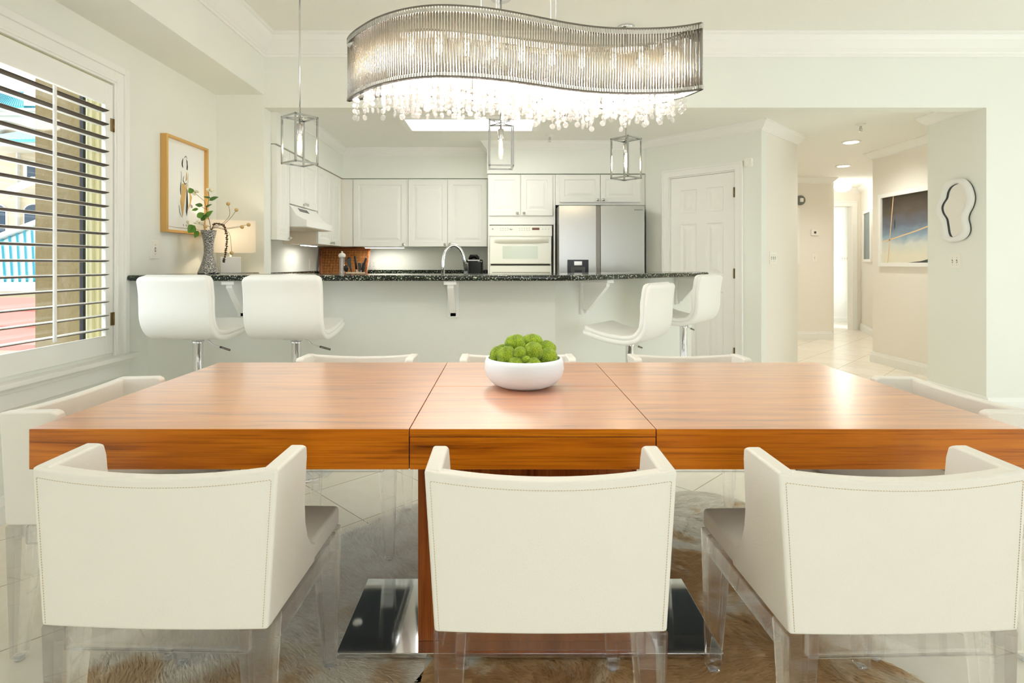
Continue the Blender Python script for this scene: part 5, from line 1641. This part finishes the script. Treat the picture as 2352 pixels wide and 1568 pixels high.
# ------------------------------------------------------------------ lamp and vase on the bar
t = thing('table_lamp', 'lit white box lamp with a linen shade in the corner of the bar', 'table lamp', (-2.035, 4.21, 1.108), math.radians(28))
MB().box(-.068, .068, -.045, .045, 0, .118).build('base', M['lampwhite'], t, bevel=.002)
MB().cyl((0, 0, .118), .008, .10, 12).build('stem', M['chrome'], t)
w = MB()
a_, b_, z0, z1, th = .165, .10, .150, .385, .003
w.box(-a_, a_, -b_, -b_ + th, z0, z1).box(-a_, a_, b_ - th, b_, z0, z1).box(-a_, -a_ + th, -b_, b_, z0, z1).box(a_ - th, a_, -b_, b_, z0, z1)
w.build('lamp_shade', M['shade'], t)
MB().ball((0, 0, .26), .026, 14, 10, (1, 1, 1.2)).build('bulb', M['warmbulb'], t)
w = MB().tube([(-a_, 0, .30), (a_, 0, .30)], .002, 5).tube([(0, -b_, .30), (0, b_, .30)], .002, 5)
w.build('shade_support', M['chrome'], t)
lt = light('lamp_glow', 'POINT', (0, 0, .26), 5.0, (1, .78, .52), radius=.03); lt.parent = t

VX, VY = -2.036, 3.90
t = thing('flared_vase', 'hammered silver flared vase holding flowers and berries on the bar', 'vase', (VX, VY, 1.108))
rings = []
for z, r_, sq_ in ((0, .070, .35), (.006, .071, .35), (.04, .058, .3), (.09, .040, .2), (.14, .031, .1), (.19, .031, 0), (.235, .037, 0), (.275, .047, 0), (.298, .051, 0), (.297, .047, 0), (.25, .034, 0), (.16, .026, 0)):
    ring = []
    for k in range(36):
        a = 2 * PI * k / 36
        rad = r_ * (1 + sq_ * .25 * (abs(math.cos(2 * a + .4)) - .5))
        ring.append((rad * math.cos(a), rad * math.sin(a), z))
    rings.append(ring)
MB().loft(rings).build('body', M['hammered'], t)
def vp(px_, py_, dy=0.0):         # a point in the vase's own frame seen at that place of the photograph
    D_ = VY + dy
    return Vector(((px_ - 1158) * D_ / 1300 - VX, dy, H + (604 - py_) * D_ / 1300 - 1.108))
V0 = Vector((0, 0, .16))
VB = Vector((VX, VY, 1.108))
def leafmesh(mb, c, dirv, L, W_, tilt):
    d = dirv.normalized(); s_ = d.cross(Vector((math.sin(tilt), -math.cos(tilt), .3))).normalized(); up = s_.cross(d)
    v = [c]
    n_ = 7
    for k in range(1, n_):
        u = k / n_; wd_ = W_ * math.sin(PI * u ** .75) * .5
        v += [c + d * L * u + s_ * wd_ + up * .004, c + d * L * u - up * .003, c + d * L * u - s_ * wd_ + up * .004]
    v.append(c + d * L)
    f = [(0, 1, 2), (0, 2, 3)]
    for k in range(n_ - 2):
        a = 1 + k * 3; f += [(a, a + 3, a + 4, a + 1), (a + 1, a + 4, a + 5, a + 2)]
    a = 1 + (n_ - 2) * 3; f += [(a, a + 3, a + 1), (a + 1, a + 3, a + 2)]
    mb.add(v, f, True)
# flower branch (stem, leaves, blooms)
t = thing('flower_branch', 'green leafy branch with cream flowers in the silver vase', 'flower branch', tuple(VB))
st = [V0, vp(484, 526), vp(476, 490), vp(470, 462, -.02)]
w = MB().tube(smooth(st, 5), .0028, 7, taper=.5)
w.tube(smooth([vp(474, 482), vp(480, 455), vp(478, 440)], 4), .0016, 6).tube(smooth([vp(470, 462, -.02), vp(450, 445, -.02), vp(440, 433, -.02)], 4), .0014, 6)
w.tube(smooth([vp(482, 520), vp(460, 515, -.02), vp(445, 512, -.03)], 4), .0016, 6)
w.tube(smooth([vp(477, 482), vp(468, 478), vp(462, 472)], 4), .0014, 6)
w.build('stem', M['stem'], t)
for (x, y, dx_, dz_, L_, W_, dp_, m_) in ((470, 500, 18, 16, .055, .045, -.02, 'leaf'), (452, 498, 12, 6, .042, .034, -.03, 'leaf'), (462, 507, 8, 10, .045, .030, -.02, 'leafdark'), (480, 460, 16, 6, .050, .028, .0, 'leafdark'),
                                         (466, 472, -12, 1, .038, .022, -.01, 'leafdark'), (456, 480, -12, -3, .034, .018, .0, 'leaf'), (448, 518, -8, -9, .050, .048, -.04, 'leaf'), (456, 530, -4, -9, .040, .040, -.04, 'leaf'),
                                         (440, 516, -3, -10, .040, .040, -.03, 'leaf'), (442, 444, -4, 8, .032, .030, -.02, 'leaf'), (484, 455, -12, 2, .036, .012, 0, 'leafdark'), (472, 476, 10, 5, .036, .012, 0, 'leafdark')):
    w = MB(); leafmesh(w, vp(x, y, dp_), Vector((dx_, 0.15 * dx_, dz_)), L_ * 1.35, W_ * 1.35, .3 * (x % 5 - 2)); w.build('leaf', M[m_], t, fix=False)
def bloom(c, r_, dirv, n_=5):
    d = dirv.normalized(); a0 = d.cross(Vector((0.3, .2, 1))).normalized(); b0 = d.cross(a0)
    w = MB()
    for k in range(n_):
        g_ = 2 * PI * k / n_
        leafmesh(w, c, a0 * math.cos(g_) + b0 * math.sin(g_) + d * .35, r_, r_ * .95, g_)
    fl = w.build('flower', M['petal'], t, fix=False)
    MB().ball(c + d * .004, r_ * .2, 8, 6).build('flower_centre', M['berry'], fl)
bloom(vp(482, 438), .030, Vector((.2, -.3, 1)))
bloom(vp(450, 443, -.02), .028, Vector((-.4, -.8, .6)))
bloom(vp(433, 512, -.03), .024, Vector((-1, -.4, .2)))
bloom(vp(458, 512, -.05), .026, Vector((.2, -1, .3)))
bloom(vp(430, 425, -.02), .016, Vector((-.7, -.2, .8)))
# berry sprays
t = thing('berry_spray', 'spray of tan ball berries on long thin stems in the silver vase', 'berry spray', tuple(VB))
w = MB()
tips = [([V0, vp(486, 524), vp(505, 518), vp(527, 495), vp(524, 468)]), ([V0, vp(488, 524), vp(512, 516), vp(530, 500), vp(543, 482)]), ([V0, vp(486, 525), vp(515, 526), vp(556, 521)]), ([V0, vp(486, 526), vp(520, 524), vp(571, 516)]),
        ([V0, vp(488, 526), vp(520, 530), vp(529, 545), vp(532, 581)]), ([V0, vp(482, 524, -.03), vp(472, 520, -.05)])]
for P in tips: w.tube(smooth(P, 5), .0013, 6)
w.build('stem', M['stem'], t)
for P in tips: MB().ball(P[-1], .0130, 12, 8).build('berry', M['berry'], t)
t = thing('seed_pod_tassel', 'brown drooping seed tassel hanging over the side of the silver vase', 'seed tassel', tuple(VB))
P = smooth([V0, vp(488, 522), vp(500, 514, -.01), vp(514, 520, -.02), vp(521, 545, -.02), vp(519, 575, -.02), vp(514, 601, -.02)], 6)
w = MB().tube(P, .0022, 6)
rq = random.Random(3)
for i, p in enumerate(P[8:]):
    for k in range(5):
        a = rq.uniform(0, 2 * PI); r_ = rq.uniform(.004, .0085) * (1 - .3 * i / len(P))
        w.ball(p + Vector((math.cos(a) * r_, math.sin(a) * r_, rq.uniform(-.004, .004))), rq.uniform(.0035, .0055), 6, 4)
w.build('tassel', M['pod'], t)

# ------------------------------------------------------------------ outside the left window
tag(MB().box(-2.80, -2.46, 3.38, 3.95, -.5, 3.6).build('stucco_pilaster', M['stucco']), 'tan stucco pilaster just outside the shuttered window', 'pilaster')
struct(MB().box(-40, -2.6, 2, 45, -9.2, -9.0).build('ground_outside', M['ext_pave']))
def ext(px_, py_, D_): return ((px_ - 1158) * D_ / 1300, D_, H + (604 - py_) * D_ / 1300)
def roof_slab(mb, a, b, c, d, thk=.15):
    """four corners, thickened downwards"""
    q4 = [Vector(p) for p in (a, b, c, d)]
    mb.quad8([(p.x, p.y, p.z - thk) for p in q4], [tuple(p) for p in q4]); return mb
def seams(mb, a, b, c, d, n_, r_):
    a, b, c, d = [Vector(p) for p in (a, b, c, d)]
    for k in range(n_):
        u = (k + .5) / n_
        p, q_ = a.lerp(b, u), d.lerp(c, u)
        mb.tube([p + Vector((0, 0, r_ * .6)), q_ + Vector((0, 0, r_ * .6))], r_, 4)
    return mb
def x_at(px_, D_): return (px_ - 1158) * D_ / 1300
def z_at(py_, D_): return H + (604 - py_) * D_ / 1300
# tall cream house at the back
D0 = 24.0
t = thing('neighbour_house', 'cream stucco house with teal metal roofs across the yard', 'house', (x_at(40, D0), D0, -9))
bx = lambda px_: x_at(px_, D0) - x_at(40, D0)
bz = lambda py_: z_at(py_, D0) + 9
MB().box(bx(-420), bx(260), 0, 7, 0, bz(258)).build('wall', M['ext_cream'], t)
MB().box(bx(41), bx(67), 2.6, 3.4, bz(258), bz(140)).build('chimney', M['ext_cream'], t)
MB().box(bx(88), bx(96), 4.6, 5.4, bz(215), bz(120)).build('chimney', M['ext_pink'], t)
# main roof: two planes meeting
A0, A1, A2, A3 = (bx(-160), -.5, bz(252)), (bx(220), -.5, bz(258)), (bx(220), 4.2, bz(196)), (bx(-160), 4.2, bz(180))
rf = roof_slab(MB(), A0, A1, A2, A3).build('roof', M['paleroof'], t)
seams(MB(), A0, A1, A2, A3, 60, .03).build('roof_seams', M['tealseam'], rf)
G0, G1, G2 = (bx(-90), -1.5, bz(262)), (bx(96), -.9, bz(258)), (bx(-10), 1.4, bz(188))
G3 = (bx(-110), 1.0, bz(190))
rf2 = roof_slab(MB(), G0, G1, G2, G3, .1).build('roof', M['teal'], t)
seams(MB(), G0, G1, G2, G3, 40, .02).build('roof_seams', M['tealseam'], rf2)
w = MB()
for z0_, z1_, y_ in ((262, 268, -.95), (268, 276, -.8), (276, 284, -.6)): w.box(bx(-200), bx(220), y_, 0.1, bz(z1_), bz(z0_))
w.build('cornice', M['ext_white'], t)
w = MB().lathe([(.16, 0), (.12, .1), (.20, .35), (.10, .62), (.15, .7)], (bx(14), -.3, bz(318)), 14)
for px_ in (-30, -8, 14): w.lathe([(.16, 0), (.12, .1), (.20, .35), (.10, .62), (.15, .7)], (bx(px_), -.3, bz(318)), 14)
w.build('baluster', M['ext_white'], t)
B0, B1, B2, B3 = (bx(8), -1.6, bz(340)), (bx(200), -1.6, bz(338)), (bx(200), .02, bz(296)), (bx(82), .02, bz(296))
rf3 = roof_slab(MB(), B0, B1, B2, B3, .1).build('roof', M['teal'], t)
seams(MB(), B0, B1, B2, B3, 22, .022).build('roof_seams', M['paleroof'], rf3)
MB().box(bx(14), bx(200), -1.45, .02, bz(352), bz(342)).build('cornice', M['ext_white'], t)
wf = MB().box(bx(56), bx(150), -.06, .02, bz(416), bz(370)).build('window', M['ext_white'], t)
MB().box(bx(66), bx(88), -.09, -.05, bz(412), bz(374)).box(bx(91), bx(140), -.09, -.05, bz(412), bz(374)).build('pane', M['ext_glass'], wf)
C0, C1, C2, C3 = (bx(76), -1.3, bz(441)), (bx(140), -1.5, bz(418)), (bx(140), .0, bz(408)), (bx(84), .0, bz(432))
roof_slab(MB(), C0, C1, C2, C3, .35).build('roof', M['ext_white'], t)
def arch_poly(x0, x1, z0, z1, n_=10):
    r_ = (x1 - x0) / 2; c_ = (x0 + x1) / 2
    return [(x0, z0), (x1, z0)] + [(c_ + r_ * math.cos(PI * k / n_), z1 - r_ * .62 + r_ * .62 * math.sin(PI * k / n_)) for k in range(n_ + 1)]
for x0_, x1_ in ((60, 105), (-30, 15)):
    wf = MB().prism(arch_poly(bx(x0_) - .06, bx(x1_) + .06, bz(545), bz(467)), -.06, .02, 'y').build('window', M['ext_white'], t)
    MB().prism(arch_poly(bx(x0_), bx(x1_), bz(545), bz(470)), -.09, -.05, 'y').build('pane', M['ext_glass'], wf)
MB().box(bx(44), bx(47), -.16, .02, 0, bz(352)).build('downspout', M['ext_white'], t)
# nearer wing with the big teal-seamed roof
D1_ = 16.0
t = thing('neighbour_wing', 'low house wing with a big white roof and bright teal seams', 'house', (x_at(40, D1_), D1_, -9))
bx1 = lambda px_: x_at(px_, D1_) - x_at(40, D1_)
bz1 = lambda py_: z_at(py_, D1_) + 9
def rp(px_, D_): return (x_at(px_, D_) - x_at(40, D1_), D_ - D1_, H - .508 + .9 * (D_ - 15.0) + 9)
R0, R1, R2, R3 = rp(-130, 15.0), rp(240, 15.0), rp(240, 17.78), rp(-130, 15.62)
rf = roof_slab(MB(), R0, R1, R2, R3, .12).build('roof', M['paleroof'], t)
w = MB()
for k in range(22):
    u = (k + .5) / 22
    p = Vector(R0).lerp(Vector(R1), u); q_ = Vector(R3).lerp(Vector(R2), max(0, u - .05))
    w.tube([p + Vector((0, -.02, .03)), q_ + Vector((0, -.02, .03))], .035, 4)
w.build('roof_seams', M['tealseam'], rf)
rg = smooth([Vector((R3[0], R3[1] - .1, R3[2] + .05)), Vector((R2[0], R2[1] - .1, R2[2] + .05))], 2)
MB().tube(rg, .10, 6).build('ridge_cap', M['ext_white'], t)
MB().box(bx1(-130), bx1(240), -1.1, -.7, bz1(664), bz1(650)).build('fascia', M['ext_white'], t)
MB().box(bx1(-125), bx1(235), -.6, 2.4, 0, bz1(655)).build('wall', M['ext_cream'], t)
# low pink-tiled roof closest to the window
D2_ = 10.0
t = thing('pink_roof_shed', 'low outbuilding with a dusty pink tiled roof below the window', 'outbuilding', (x_at(40, D2_), D2_, -9))
bx2 = lambda px_: x_at(px_, D2_) - x_at(40, D2_)
bz2 = lambda py_: z_at(py_, D2_) + 9
w = MB()
for k in range(3):
    u0, u1 = k / 3, (k + 1) / 3
    z0_, z1_ = bz2(768) + (bz2(690) - bz2(768)) * u0, bz2(768) + (bz2(690) - bz2(768)) * u1
    w.quad8([(bx2(-200), -1.5 + u0 * 2.4, z0_ - .05), (bx2(240), -1.5 + u0 * 2.4, z0_ - .05), (bx2(240), -1.5 + u1 * 2.4, z1_ - .12), (bx2(-200), -1.5 + u1 * 2.4, z1_ - .12)],
            [(bx2(-200), -1.5 + u0 * 2.4, z0_ + .03), (bx2(240), -1.5 + u0 * 2.4, z0_ + .03), (bx2(240), -1.5 + u1 * 2.4, z1_), (bx2(-200), -1.5 + u1 * 2.4, z1_)])
w.build('roof', M['ext_pink'], t)
MB().box(bx2(-190), bx2(230), -1.2, 1.0, 0, bz2(775)).build('wall', M['ext_pave'], t)
